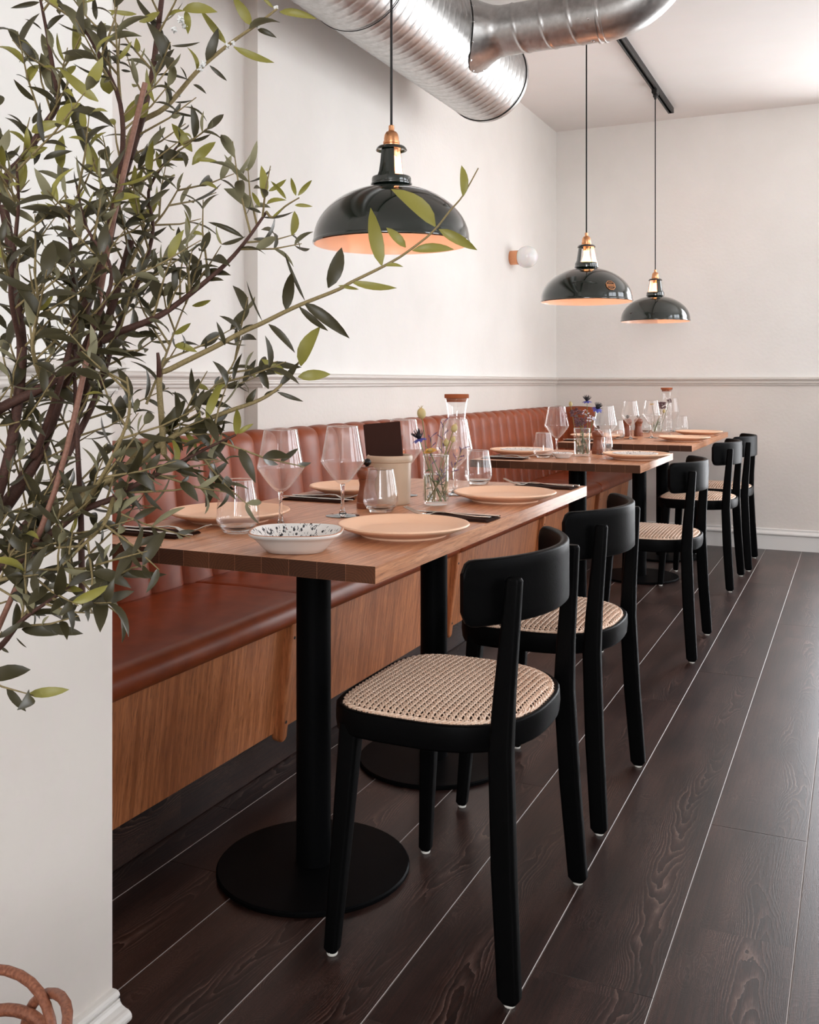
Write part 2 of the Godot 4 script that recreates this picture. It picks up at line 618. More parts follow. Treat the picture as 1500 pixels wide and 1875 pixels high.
# black sprigs and ticks on a white glaze, denser toward the middle
func print_tex(seed_: int, count: int) -> ImageTexture:
	var im := Image.create(512, 512, false, Image.FORMAT_RGB8)
	im.fill(Color(0.91, 0.90, 0.885))
	var r := RandomNumberGenerator.new()
	r.seed = seed_
	for k in count:
		var a := r.randf() * TAU
		var rad := 245.0 * sqrt(r.randf())
		var p := Vector2(256, 256) + Vector2(cos(a), sin(a)) * rad
		var dir := Vector2(cos(a), sin(a)).rotated(r.randfn(0, 0.5))
		var far := rad > 150.0
		var len := r.randf_range(5, 14) * (1.0 if far else 0.7)
		var col := Color(0.10, 0.11, 0.13).lerp(Color(0.45, 0.44, 0.44), r.randf() * (0.5 if far else 0.9))
		if r.randf() < 0.02:
			col = Color(0.45, 0.18, 0.12)
		var wide := r.randf_range(1.0, 2.4)
		for q in int(len):
			im.fill_rect(Rect2i(Vector2i(p + dir * q + dir.orthogonal() * sin(q * 0.4) * 1.5), Vector2i(int(wide) + 1, int(wide) + 1)), col)
		if far and r.randf() < 0.22:
			for d in 5:
				var c := p + Vector2.from_angle(d * TAU / 5) * 4.0
				im.fill_rect(Rect2i(Vector2i(c) - Vector2i(2, 2), Vector2i(5, 5)), col)
	return ImageTexture.create_from_image(im)


func box_structure(called: String, lo: Vector3, hi: Vector3, m: Material) -> MeshInstance3D:
	var mb := MB.new()
	cbox(mb, (lo + hi) / 2, hi - lo, 0.0, 1)
	return structure(called, mb, m)


func box_part(called: String, parent: Node, lo: Vector3, hi: Vector3, m: Material, b := 0.0) -> void:
	var mb := MB.new()
	cbox(mb, (lo + hi) / 2, hi - lo, b, 1)
	part(called, mb, m, parent)


func wspan(x0: float, x1: float, y0: float, y1: float, s0: float, s1: float) -> Array:
	return [Vector3(x0, y0, -s1), Vector3(x1, y1, -s0)]


func wall(called: String, x0: float, x1: float, s0: float, s1: float, dado := true) -> void:
	var q := wspan(x0, x1, 1.065 if dado else 0.0, CEIL + 0.05, s0, s1)
	var o := box_structure(called, q[0], q[1], M.wall)
	if dado:
		q = wspan(x0, x1, -0.05, 1.065, s0, s1)
		box_part("dado", o, q[0], q[1], M.dado)


func room() -> void:
	# floor: boards 213 mm wide, laid along the banquette, with limed edges
	var fl := Node3D.new()
	fl.name = "floor"
	add_child(fl)
	fl.set_meta("kind", "structure")
	box_part("subfloor", fl, Vector3(-2.2, -0.10, -6.9), Vector3(RIGHT_X + 0.3, -0.0155, 3.9), M.subfloor)
	var r := RandomNumberGenerator.new()
	r.seed = 4
	for k in range(-8, 12):
		var x0 := -0.107 + 0.2133 * k
		var s := FRONT_S
		var joint := r.randf_range(0.6, 2.2)
		var cuts := []
		if k == -1:
			cuts = [0.25, 2.445, 4.6]
		elif k == 0:
			cuts = [1.1, 3.35, 5.4]
		else:
			var c := FRONT_S + joint
			while c < 6.2:
				cuts.append(c)
				c += r.randf_range(1.7, 2.3)
		cuts.append(6.66)
		for c in cuts:
			plank(fl, x0, x0 + 0.2133, s, c, r)
			s = c
	# walls
	wall("wall_left", -2.15, -1.91, 2.906, 6.9)
	wall("wall_recess", -2.15, -1.965, 1.10, 2.906)
	wall("wall_partition", -2.15, -1.03, FRONT_S - 0.23, 1.17)
	# back wall with its window, right wall with three
	pierced("wall_front", [[0.2, 2.0, 0.94, 2.72]], false, FRONT_S - 0.23, FRONT_S, -1.0)
	pierced("wall_back", [[-0.12, 1.42, 0.10, 2.45]], false, 6.64, 6.9, 1.0)
	pierced("wall_right", [[1.2, 2.6, 0.94, 2.72], [3.0, 4.4, 0.94, 2.72], [4.8, 6.2, 0.94, 2.72]], true, 0, 0, 1.0)
	var q := wspan(-2.15, RIGHT_X + 0.25, CEIL, CEIL + 0.2, FRONT_S - 0.23, 6.9)
	box_structure("ceiling", q[0], q[1], M.ceiling)
	# chair rail all round and skirting
	var rail := [Vector2(0, 1.042), Vector2(0.010, 1.042), Vector2(0.012, 1.047), Vector2(0.012, 1.051)]
	rail.append_array(rounded_ring(0.013, 1.058, 8, -PI / 2, PI / 2, 0.0065))
	rail.append_array([Vector2(0.013, 1.068), Vector2(0.016, 1.069), Vector2(0.018, 1.072)])
	rail.append_array(rounded_ring(0.018, 1.0825, 8, -PI / 2, PI / 2, 0.0095))
	rail.append_array([Vector2(0.008, 1.093), Vector2(0, 1.094)])
	var skirt := [Vector2(0, 0.0), Vector2(0.019, 0.0), Vector2(0.019, 0.090), Vector2(0.021, 0.092)]
	skirt.append_array(rounded_ring(0.021, 0.1015, 8, -PI / 2, PI / 2, 0.0095))
	skirt.append_array([Vector2(0.019, 0.112), Vector2(0.015, 0.114), Vector2(0.0125, 0.118), Vector2(0.012, 0.122)])
	skirt.append_array(rounded_ring(0.006, 0.127, 5, -PI / 3, PI / 2, 0.006))
	skirt.append(Vector2(0, 0.133))
	var runs := [
		["left", W(-1.91, 0, 2.906), W(-1.91, 0, 6.64), Vector3.RIGHT],
		["recess", W(-1.965, 0, 1.17), W(-1.965, 0, 2.906), Vector3.RIGHT],
		["reveal", W(-1.965, 0, 2.906), W(-1.882, 0, 2.906), Vector3(0, 0, 1)],
		["partition", W(-1.03, 0, FRONT_S), W(-1.03, 0, 1.17), Vector3.RIGHT],
		["back", W(-1.91, 0, 6.64), W(-0.19, 0, 6.64), Vector3(0, 0, 1)],
		["front", W(-1.03, 0, FRONT_S), W(0.10, 0, FRONT_S), Vector3(0, 0, -1)],
	]
	for k in runs.size():
		var a: Array = runs[k]
		var mb := MB.new()
		moulding(mb, rail, a[1], a[2], a[3])
		structure("trim_%d" % (k + 1), mb, M.trim)
	for k in [3, 4, 5]:
		var a: Array = runs[k]
		var mb := MB.new()
		var p := skirt
		if k == 3:
			p = []
			for v in skirt:
				p.append(Vector2(v.x * 1.25, v.y * 1.06))
		moulding(mb, p, a[1], a[2], a[3])
		structure("baseboard_" + a[0], mb, M.white_trim)


func plank(fl: Node, x0: float, x1: float, s0: float, s1: float, r: RandomNumberGenerator) -> void:
	var top := MB.new()
	var edge := MB.new()
	var g := 0.0004
	var b := 0.0012
	var dz := 0.0008
	var lane := r.randi() % 3
	var vo := r.randf()
	x0 += g; x1 -= g; s0 += 0.0002; s1 -= 0.0002
	var uvf := func(p: Vector3) -> Vector2: return Vector2(lane * 0.213 + (p.x - x0), -p.z - s0 + vo)
	var t := [W(x0 + b, 0, s0 + 0.0005), W(x1 - b, 0, s0 + 0.0005), W(x1 - b, 0, s1 - 0.0005), W(x0 + b, 0, s1 - 0.0005)]
	var e := [W(x0, -dz, s0), W(x1, -dz, s0), W(x1, -dz, s1), W(x0, -dz, s1)]
	var d := [W(x0, -0.015, s0), W(x1, -0.015, s0), W(x1, -0.015, s1), W(x0, -0.015, s1)]
	top.face(t, Vector3.UP, t.map(uvf))
	for k in 4:
		var q := (k + 1) % 4
		var outv: Vector3 = [Vector3(0, 0, 1), Vector3(1, 0, 0), Vector3(0, 0, -1), Vector3(-1, 0, 0)][k]
		var rim := [t[k], t[q], e[q], e[k]]
		(edge if k % 2 else top).face(rim, outv + Vector3.UP, rim.map(uvf))
		var side := [e[k], e[q], d[q], d[k]]
		top.face(side, outv, side.map(uvf))
	put("plank", mesh_of([top, M.floor, edge, M.lime]), fl)


# a wall with window openings [from, to, sill, head]; along is true for the wall at x = 3, else the back wall
func pierced(called: String, holes: Array, along: bool, sa: float, sb: float, way: float) -> void:
	var o := Node3D.new()
	o.name = called
	add_child(o)
	o.set_meta("kind", "structure")
	var lo := FRONT_S - 0.23 if along else -2.15
	var hi := 6.9 if along else RIGHT_X + 0.25
	var blocks := []
	var at := lo
	for h in holes:
		blocks.append([at, h[0], -0.05, CEIL + 0.05])
		blocks.append([h[0], h[1], -0.05, h[2]])
		blocks.append([h[0], h[1], h[3], CEIL + 0.05])
		at = h[1]
	blocks.append([at, hi, -0.05, CEIL + 0.05])
	for b in blocks:
		var bands := [[b[2], minf(b[3], 1.065), M.dado], [maxf(b[2], 1.065), b[3], M.wall]]
		for y in bands:
			if y[1] - y[0] > 0.001:
				var q := wspan(RIGHT_X, RIGHT_X + 0.25, y[0], y[1], b[0], b[1]) if along else wspan(b[0], b[1], y[0], y[1], sa, sb)
				box_part("masonry", o, q[0], q[1], y[2])
	var face := sa if way > 0 else sb
	for h in holes:
		var w := Node3D.new()
		w.name = numbered("window")
		add_child(w)
		w.set_meta("kind", "structure")
		var fr := func(called2: String, a0: float, a1: float, y0: float, y1: float, m: Material, d0: float, d1: float) -> void:
			var q := wspan(RIGHT_X + d0, RIGHT_X + d1, y0, y1, a0, a1) if along else wspan(a0, a1, y0, y1, minf(face + way * d0, face + way * d1), maxf(face + way * d0, face + way * d1))
			box_part(called2, w, q[0], q[1], m, 0.004 if m == M.frame else 0.0)
		var a: float = h[0]
		var b: float = h[1]
		for e in [[a, a + 0.05, h[2], h[3]], [b - 0.05, b, h[2], h[3]], [a + 0.05, b - 0.05, h[3] - 0.05, h[3]], [a + 0.05, b - 0.05, h[2], h[2] + 0.06]]:
			fr.call("window_frame", e[0], e[1], e[2], e[3], M.frame, 0.06, 0.11)
		var mid := (a + b) / 2
		fr.call("mullion", mid - 0.03, mid + 0.03, h[2] + 0.06, h[3] - 0.05, M.frame, 0.06, 0.11)
		for side in [[a + 0.05, mid - 0.03], [mid + 0.03, b - 0.05]]:
			for k in 3:
				var y0: float = lerpf(h[2] + 0.06, h[3] - 0.05, k / 3.0)
				var y1: float = lerpf(h[2] + 0.06, h[3] - 0.05, (k + 1) / 3.0)
				fr.call("pane", side[0], side[1], y0 + 0.012, y1 - 0.012, M.pane_glass, 0.083, 0.087)
				if k:
					fr.call("glazing_bar", side[0], side[1], y0 - 0.014, y0 + 0.014, M.frame, 0.065, 0.105)
		fr.call("sill", a - 0.04, b + 0.04, h[2] - 0.03, h[2], M.frame, -0.04, 0.06)


# ---------- the banquette ----------
func banquette() -> void:
	var o := thing("banquette_bench", "long built-in bench along the pale wall, cognac channelled leather back and seat over oak panels", "bench")
	var seams := [1.18, 2.36, 3.46, 4.58, 5.70, 6.60]
	var ribs := [2.27, 3.46, 4.58, 5.70]
	var q := wspan(-1.905, -1.465, 0.001, 0.125, 1.19, 6.61)
	var kb := MB.new()
	cbox(kb, (q[0] + q[1]) / 2, q[1] - q[0], 0.0015, 2)
	part("kick_plate", kb, M.kick, o)
	# leaning oak panels: foot at x -1.43, head at x -1.395
	var lean := atan(0.035 / 0.30)
	var from := 1.19
	for k in 5:
		var to: float = ribs[k] if k < 4 else 6.60
		var mb := MB.new()
		var len := to - from - 0.003
		var tr := Transform3D(Basis(Vector3(0, 0, 1), -lean), W(-1.43, 0.115, (from + to) / 2))
		cbox(mb, Vector3(-0.009, 0.152, 0), Vector3(0.018, 0.304, len), 0.001, 1, Vector2(0.37 * k, 0.21 * k), null, tr)
		part("front_panel", mb, M.oak, o)
		from = to
	for s in ribs:
		var mb := MB.new()
		var rows := []
		for y in [-0.022, -0.018, -0.010, 0.10, 0.20, 0.304]:
			var inset := 0.008 if y == -0.022 else 0.003 if y == -0.018 else 0.0
			rows.append(rrect(Vector3(0.008, y, 0), 0.034 - inset, 0.030 - inset * 2, 0.006))
		loft(mb, rows)
		mb.xform(Transform3D(Basis(Vector3(0, 0, 1), -lean), W(-1.43, 0.115, s)))
		for k in mb.v.size():
			mb.uv[k] = Vector2(mb.v[k].z + mb.v[k].x, mb.v[k].y)
		var rib := part("support_rib", mb, M.oak, o)
		for y in [0.03, 0.26]:
			var sc := MB.new()
			lathe(sc, [Vector2(0.0045, 0), Vector2(0.0045, 0.001), Vector2(0, 0.001)], 10, Transform3D(Basis(Vector3(0, 0, 1), -PI / 2 - lean), W(-1.43 + 0.0249 + y * 0.1167, 0.115 + y, s)))
			part("screw", sc, M.black_flex, rib)
	# seat cushions with a rounded nose
	var prof := [Vector2(-1.80, 0.405), Vector2(-1.60, 0.405), Vector2(-1.40, 0.406), Vector2(-1.376, 0.410), Vector2(-1.363, 0.424), Vector2(-1.360, 0.440), Vector2(-1.366, 0.457), Vector2(-1.380, 0.469), Vector2(-1.398, 0.475), Vector2(-1.45, 0.476), Vector2(-1.60, 0.479), Vector2(-1.74, 0.477), Vector2(-1.80, 0.472)]
	var mid := Vector2(-1.58, 0.442)
	for k in 5:
		var s0: float = seams[k]
		var s1: float = seams[k + 1]
		var rows := []
		for e in [[0.0, 1.0], [0.002, 0.55], [0.006, 0.25], [0.012, 0.06], [0.02, 0.0], [0.5, 0.0], [1.0, 0.0], [1.008, 0.06], [1.014, 0.25], [1.018, 0.55], [1.02, 1.0]]:
			var s: float = s0 + e[0] if e[0] < 0.3 else (s0 + s1) / 2 if e[0] == 0.5 else s1 - (1.02 - e[0])
			var row := PackedVector3Array()
			for p in prof:
				var d: Vector2 = (mid - p)
				var sh: Vector2 = Vector2(clampf(d.x, -0.012, 0.012), clampf(d.y, -0.012, 0.012)) * e[1]
				row.append(W(p.x + sh.x, p.y + sh.y, s))
			rows.append(row)
		var mb := MB.new()
		mb.grid(rows, true)
		mb.fan(rows[0], Vector3(0, 0, 1))
		mb.fan(rows[-1], Vector3(0, 0, -1))
		part("seat_cushion", mb, M.leather, o)
	# the back: upright leather channels
	var pitch := 0.1425
	var spine := smooth([Vector2(-1.772, 0.44), Vector2(-1.786, 0.55), Vector2(-1.800, 0.70), Vector2(-1.812, 0.82), Vector2(-1.822, 0.868), Vector2(-1.845, 0.890), Vector2(-1.875, 0.893), Vector2(-1.905, 0.886)], 4)
	var ch := channel(spine, pitch)
	var chm := mesh_of([ch, M.leather])
	var n := 38
	for k in n:
		put("back_channel", chm, o, W(0, 0, 1.21 + pitch * (k + 0.5) - 0.02))
	# end return along the far wall
	var rt := channel(spine, 0.24)
	rt.xform(Transform3D(Basis(Vector3.UP, -PI / 2), Vector3.ZERO))
	put("back_return", mesh_of([rt, M.leather]), o, W(-1.735, -0.002, 6.64 - 1.915 + 0.0))


func channel(spine: Array, pitch: float) -> MB:
	var rows := []
	for k in spine.size():
		var t: Vector2 = (spine[mini(k + 1, spine.size() - 1)] - spine[maxi(k - 1, 0)]).normalized()
		var nn := Vector2(t.y, -t.x)
		var row := PackedVector3Array()
		for i in 13:
			var f := i / 12.0
			var bulge := 0.016 * pow(sin(PI * f), 0.42) - 0.010
			var p: Vector2 = spine[k] + nn * bulge
			row.append(Vector3(p.x, p.y, pitch * (f - 0.5)))
		rows.append(row)
	var mb := MB.new()
	mb.grid(rows)
	return mb


# ---------- tables ----------
func tables() -> void:
	table(1.503, 2.941, [1.87, 2.54], "long oak table beside the olive tree, laid around a stoneware crock")
	table(3.748, 4.471, [4.095], "square oak table between the two longer ones, laid with speckled plates")
	table(5.018, 6.505, [5.39, 6.09], "long oak table at the far wall, with two wooden mills on it")


func table(s0: float, s1: float, poles: Array, label: String) -> void:
	var o := thing("dining_table", label, "table", W(-1.095, 0, (s0 + s1) / 2), 0.0, "dining tables along the bench")
	var len := s1 - s0
	var r := RandomNumberGenerator.new()
	r.seed = int(s0 * 1000)
	var n := 12
	var w := 0.69 / n
	for k in n:
		var mb := MB.new()
		var en := MB.new()
		var x := -0.345 + w * (k + 0.5)
		cbox(mb, Vector3(x, TABLE - 0.015, 0), Vector3(w - 0.0002, 0.030, len), 0.00012, 2, Vector2(r.randf(), r.randf()), en)
		var blk := (k * 5 + int(s0 * 7)) % 6
		for i in en.uv.size():
			en.uv[i] = Vector2((blk + clampf((en.v[i].x - x) / w + 0.5, 0.01, 0.99)) / 6.0, (TABLE - en.v[i].y) / 0.03)
		put("stave", mesh_of([mb, M.oak_top, en, M.oak_end]), o)
	for s in poles:
		var z: float = -(s - (s0 + s1) / 2)
		var t := Transform3D(Basis(), Vector3(0.011, 0, z))
		var pb := MB.new()
		lathe(pb, [Vector2(0.0378, 0.012), Vector2(0.0378, TABLE - 0.036)], 32, t)
		part("pole", pb, M.black_steel, o)
		var db := MB.new()
		lathe(db, [Vector2(0.207, 0.0), Vector2(0.210, 0.003), Vector2(0.210, 0.009), Vector2(0.207, 0.012), Vector2(0.045, 0.0125), Vector2(0.0378, 0.014)], 56, t)
		part("base_disc", db, M.black_steel, o)
		var tp := MB.new()
		cbox(tp, Vector3(0.011, TABLE - 0.0335, z), Vector3(0.40, 0.006, 0.40), 0.001)
		part("mounting_plate", tp, M.black_steel, o)


# ---------- chairs ----------
func chairs() -> void:
	var at := [[1.815, -0.715], [2.505, -0.728], [4.045, -0.750], [5.42, -0.762], [6.03, -0.740]]
	var labels := ["black wooden chair with a round cane seat, closest to the olive tree", "black cane-seat chair beside the far half of the first long table", "black cane-seat chair alone at the square table", "black cane-seat chair at the last long table, second from the far wall", "black cane-seat chair standing hard against the far wall"]
	var first := chair(labels[0])
	first.position = W(at[0][1], 0, at[0][0])
	for k in range(1, 5):
		dup(first, W(at[k][1], 0, at[k][0]), [0, 0.0, 0.01, -0.015, 0.02][k], labels[k])


func seat_shape(c: float) -> Array:           # [reach, exponent]: squarer toward the table
	return [0.197, 2.5] if c > 0 else [0.191, 4.6]


func seat_outline(k: int, n: int, grow: float, y: float) -> Vector3:
	var a := TAU * k / n
	var c := cos(a)
	var s := sin(a)
	var h := seat_shape(c)
	var r := pow(pow(absf(c), h[1]) + pow(absf(s), h[1]), -1.0 / h[1])
	return Vector3(c * r * (h[0] + grow), y, s * r * (0.216 + grow))


# built facing -x, its middle at the origin
func chair(label: String) -> Node3D:
	var o := thing("dining_chair", label, "chair", Vector3.ZERO, 0.0, "cane-seat chairs facing the bench")
	# seat ring
	var mb := MB.new()
	var rows := []
	for q in [[-0.012, 0.408], [-0.002, 0.406], [0.0, 0.410], [0.002, 0.430], [0.001, 0.450], [-0.002, 0.4535], [-0.008, 0.4535], [-0.010, 0.448], [-0.012, 0.430], [-0.012, 0.408]]:
		var row := PackedVector3Array()
		for k in 48:
			row.append(seat_outline(k, 48, q[0], q[1]))
		rows.append(row)
	mb.grid(rows, true)
	part("seat_ring", mb, M.black_wood, o).position.x = -0.014
	# domed bed under the weave
	var bed := MB.new()
	rows = []
	for q in [[1.0, 0.440], [0.98, 0.4515], [0.93, 0.4565], [0.80, 0.4605], [0.5, 0.4635], [0.2, 0.465], [0.0, 0.4652]]:
		var row := PackedVector3Array()
		for k in 40:
			var p := seat_outline(k, 40, -0.010, 0)
			row.append(Vector3(p.x * q[0], q[1] - 0.004, p.z * q[0]))
		rows.append(row)
	bed.grid(rows, true)
	part("seat_bed", bed, M.cane_bed, o).position.x = -0.014
	var wv := part("cane_weave", weave(), M.cane, o)
	wv.position.x = -0.014
	wv.set_meta("kind", "stuff")
	# legs: front pair splayed, rear pair running up into the back posts
	for sd in [-1, 1]:
		var lb := MB.new()
		var loops := []
		for q in [[-0.172, 0.2165, 0.006, 0.020, 0.020], [-0.172, 0.2165, 0.014, 0.028, 0.028], [-0.160, 0.203, 0.20, 0.034, 0.032], [-0.146, 0.188, 0.425, 0.040, 0.036]]:
			loops.append(rrect(Vector3(q[0], q[2], q[1] * sd), q[3], q[4], 0.008))
		loft(lb, loops)
		var leg := part("front_leg", lb, M.black_wood, o)
		glide(leg, Vector3(-0.172, 0, 0.2165 * sd))
		var pb := MB.new()
		var pts := [[0.176, 0.224, 0.006, 0.026, 0.022], [0.176, 0.224, 0.016, 0.040, 0.029], [0.162, 0.212, 0.22, 0.043, 0.031], [0.153, 0.201, 0.42, 0.043, 0.032], [0.158, 0.1965, 0.52, 0.038, 0.029], [0.169, 0.192, 0.66, 0.032, 0.026], [0.173, 0.190, 0.716, 0.030, 0.024], [0.1735, 0.190, 0.7215, 0.024, 0.018]]
		loops = []
		for q in pts:
			loops.append(rrect(Vector3(q[0], q[2], q[1] * sd), q[3], q[4], 0.0085))
		loft(pb, loops)
		var post := part("back_leg", pb, M.black_wood, o)
		glide(post, Vector3(0.176, 0, 0.224 * sd))
	# curved backrest
	var R := 0.325
	var cx := 0.207 - R
	var half := 0.84
	rows = []
	for k in 29:
		var f := 0.5 - 0.5 * cos(PI * k / 28.0)
		f = lerpf(f, k / 28.0, 0.25)
		var a := lerpf(-half, half, f)
		var endd := minf(f, 1.0 - f) * 2.0 * half * R      # distance to the end along the arc
		var cut := 0.0
		if endd < 0.022:
			cut = 0.022 - sqrt(maxf(0.0, 0.022 * 0.022 - (0.022 - endd) * (0.022 - endd)))
		var y0 := 0.636 + cut
		var y1 := 0.7525 - cut
		var row := PackedVector3Array()
		for q in [[0.0, y0 + 0.004], [0.004, y0], [0.013, y0], [0.017, y0 + 0.004], [0.0172, y0 + 0.02], [0.0172, y1 - 0.02], [0.017, y1 - 0.004], [0.013, y1], [0.004, y1], [0.0, y1 - 0.004], [0.0, y1 - 0.02], [0.0, y0 + 0.02]]:
			var rr: float = R - 0.0172 + q[0]
			row.append(Vector3(cx + rr * cos(a), q[1], rr * sin(a)))
		rows.append(row)
	var bb := MB.new()
	bb.grid(rows, true)
	bb.fan(rows[0], Vector3(-0.7, 0, -0.7))
	bb.fan(rows[-1], Vector3(-0.7, 0, 0.7))
	part("backrest", bb, M.black_wood, o)
	return o


func glide(leg: Node, p: Vector3) -> void:
	var g := MB.new()
	lathe(g, [Vector2(0.009, 0), Vector2(0.0105, 0.002), Vector2(0.0105, 0.0075)], 12, Transform3D(Basis(), p))
	part("glide", g, M.glide, leg)


# rows of twisted cane strands over the domed bed, with the binding round the edge
func weave() -> MB:
	var mb := MB.new()
	var dome := func(x: float, z: float) -> float:
		var h := seat_shape(x)
		var q := pow(pow(absf(x / (h[0] - 0.010)), h[1]) + pow(absf(z / 0.206), h[1]), 1.0 / h[1])
		return 0.4652 - 0.0065 * pow(q, 2.2) - 0.010 * pow(clampf((q - 0.86) / 0.14, 0.0, 1.0), 2.0)
	var rowsn := 29
	for k in rowsn:
		var x := lerpf(-0.181, 0.187, (k + 0.5) / rowsn)
		var h := seat_shape(x)
		var ext: float = 0.206 * pow(maxf(0.0, 1.0 - pow(absf(x / (h[0] - 0.010)), h[1])), 1.0 / h[1])
		if ext < 0.02:
			continue
		var steps := int(ext * 2 / 0.0042)
		for strand in 3:
			var pts := []
			for i in steps + 1:
				var z := -ext + 2 * ext * i / steps
				var ph := i * PI / 3.0 + strand * TAU / 3.0 + k * 1.3
				var xx := x + 0.0036 * sin(ph)
				pts.append(Vector3(xx, dome.call(xx, z) + 0.0012 + 0.0011 * cos(ph), z))
			sweep(mb, pts, 0.0019, 4, false)
		# loose diagonal loops between the rows
		var m := int(ext * 2 / 0.0125)
		for i in m:
			var z := -ext + 2 * ext * (i + 0.5) / m
			var p0 := Vector3(x - 0.0035, 0, z - 0.004)
			var p1 := Vector3(x + 0.009, 0, z + 0.004)
			var pts := []
			for f in [0.0, 0.5, 1.0]:
				var p: Vector3 = p0.lerp(p1, f)
				pts.append(Vector3(p.x, dome.call(p.x, p.z) + 0.0002 + 0.0018 * sin(PI * f), p.z))
			sweep(mb, pts, 0.0017, 4, false)
	for strand in 2:
		var pts := []
		for i in 181:
			var a := i % 180
			var p := seat_outline(a, 180, -0.0115 - 0.004 + 0.003 * sin(a * TAU / 180 * 45 + strand * PI), 0)
			pts.append(Vector3(p.x, 0.4545 + 0.002 * cos(a * TAU / 180 * 45 + strand * PI), p.z))
		sweep(mb, pts, 0.0022, 5, false)
	return mb


# ---------- pendant lamps ----------
func pendants() -> void:
	pendant(W(-1.08, 1.413, 2.2555), -17.0, 0.0, "green enamel pendant lamp closest to the olive tree, a leafy twig crossing its shade")
	pendant(W(-1.081, 1.4135, 4.233), -64.0, 32.0, "green enamel pendant lamp bearing a small octagonal badge")
	pendant(W(-1.079, 1.418, 5.828), 40.0, 0.0, "green enamel pendant lamp hanging closest to the far wall")


func pendant(at: Vector3, strut: float, badge: float, label: String) -> void:
	# strut: where the camera-side neck strut stands, degrees round from the sight line
	var face := atan2(at.z, at.x)                     # angle, seen from the lamp, pointing away from the eye
	var front := face + PI
	var o := thing("pendant_lamp", label, "lamp", at, 0.0, "green pendant lamps over the tables")
	var top := CEIL - at.y - 0.03
	var sh := MB.new()
	var dome := []
	for k in 15:
		var a := k / 14.0 * 1.36
		dome.append(Vector2(0.196 * cos(a) + 0.002, 0.008 + 0.139 * sin(a)))
	var prof := [Vector2(0.1965, -0.003), Vector2(0.2, -0.001), Vector2(0.2005, 0.002), Vector2(0.199, 0.006)]
	prof.append_array(dome)
	prof.append_array([Vector2(0.0440, 0.1455), Vector2(0.0525, 0.148), Vector2(0.0525, 0.1515), Vector2(0.0505, 0.154), Vector2(0.0505, 0.164), Vector2(0.0490, 0.168), Vector2(0.043, 0.169)])
	lathe(sh, prof, 72)
	part("shade", sh, M.green_enamel, o)
	var inn := MB.new()
	var ip := [Vector2(0.042, 0.165), Vector2(0.042, 0.142)]
	for k in range(14, -1, -1):
		ip.append(Vector2(dome[k].x - 0.0025, dome[k].y - 0.0028))
	ip.append(Vector2(0.1965, -0.003))
	lathe(inn, ip, 72)
	part("shade_lining", inn, M.white_enamel, o)
	# open neck: two struts between the collar and the flange
	for k in 2:
		var a := front - deg_to_rad(strut) + PI * k
		var w := deg_to_rad(28)
		var nk := MB.new()
		var outp := [Vector2(0.0498, 0.166), Vector2(0.044, 0.178), Vector2(0.0400, 0.20), Vector2(0.0365, 0.225), Vector2(0.0335, 0.243)]
		var inp := []
		for q in outp:
			inp.push_front(Vector2(q.x - 0.0022, q.y))
		var inner := MB.new()
		lathe(nk, outp, 10, Transform3D(), a - w, a + w)
		lathe(inner, inp, 10, Transform3D(), a - w, a + w)
		for sgn in [-1, 1]:
			var e: float = a + w * sgn
			var rows := []
			for j in outp.size():
				var q: Vector2 = outp[j]
				rows.append(PackedVector3Array([Vector3(q.x * cos(e), q.y, q.x * sin(e)), Vector3((q.x - 0.0022) * cos(e), q.y, (q.x - 0.0022) * sin(e))]))
			nk.grid(rows)
		put("neck", mesh_of([nk, M.green_enamel, inner, M.white_enamel]), o)
	var fl := MB.new()
	lathe(fl, [Vector2(0.016, 0.241), Vector2(0.034, 0.240), Vector2(0.0385, 0.236), Vector2(0.040, 0.2365), Vector2(0.0385, 0.241), Vector2(0.034, 0.2455), Vector2(0.016, 0.246)], 40)
	part("flange", fl, M.green_enamel, o)
	var hd := MB.new()
	lathe(hd, [Vector2(0.0, 0.222), Vector2(0.0135, 0.222), Vector2(0.0135, 0.236), Vector2(0.0205, 0.2455), Vector2(0.0205, 0.2515), Vector2(0.0195, 0.2525), Vector2(0.0210, 0.2535), Vector2(0.0210, 0.2585), Vector2(0.0192, 0.2595), Vector2(0.0190, 0.268), Vector2(0.0176, 0.276), Vector2(0.0138, 0.2825), Vector2(0.0080, 0.2855), Vector2(0.0072, 0.288), Vector2(0.0072, 0.299), Vector2(0.0055, 0.3005), Vector2(0.0, 0.3005)], 32)
	part("lamp_holder", hd, M.brass, o)
	var cb := MB.new()
	lathe(cb, [Vector2(0.0032, 0.2995), Vector2(0.0032, top - 0.055)], 10)
	part("flex", cb, M.black_flex, o)
	var ad := MB.new()
	cbox(ad, Vector3(0.0, top - 0.012, 0), Vector3(0.032, 0.030, 0.070), 0.004)
	lathe(ad, [Vector2(0.0, top - 0.058), Vector2(0.006, top - 0.056), Vector2(0.008, top - 0.045), Vector2(0.014, top - 0.040), Vector2(0.014, top - 0.026)], 16)
	part("track_adapter", ad, M.track, o)
	# clear lamp with its glow
	var bl := MB.new()
	lathe(bl, [Vector2(0.0, 0.128), Vector2(0.012, 0.130), Vector2(0.022, 0.138), Vector2(0.0265, 0.150), Vector2(0.025, 0.164), Vector2(0.018, 0.186), Vector2(0.0125, 0.204), Vector2(0.0125, 0.223)], 24)
	part("bulb", bl, M.bulb, o)
	var l := OmniLight3D.new()
	l.name = "bulb_light"
	o.add_child(l)
	l.position = Vector3(0, 0.152, 0)
	l.light_color = Color(1.0, 0.66, 0.48)
	l.light_energy = 0.045
	l.light_size = 0.02
	l.omni_range = 12.0
	l.omni_attenuation = 2.0
	l.shadow_enabled = true
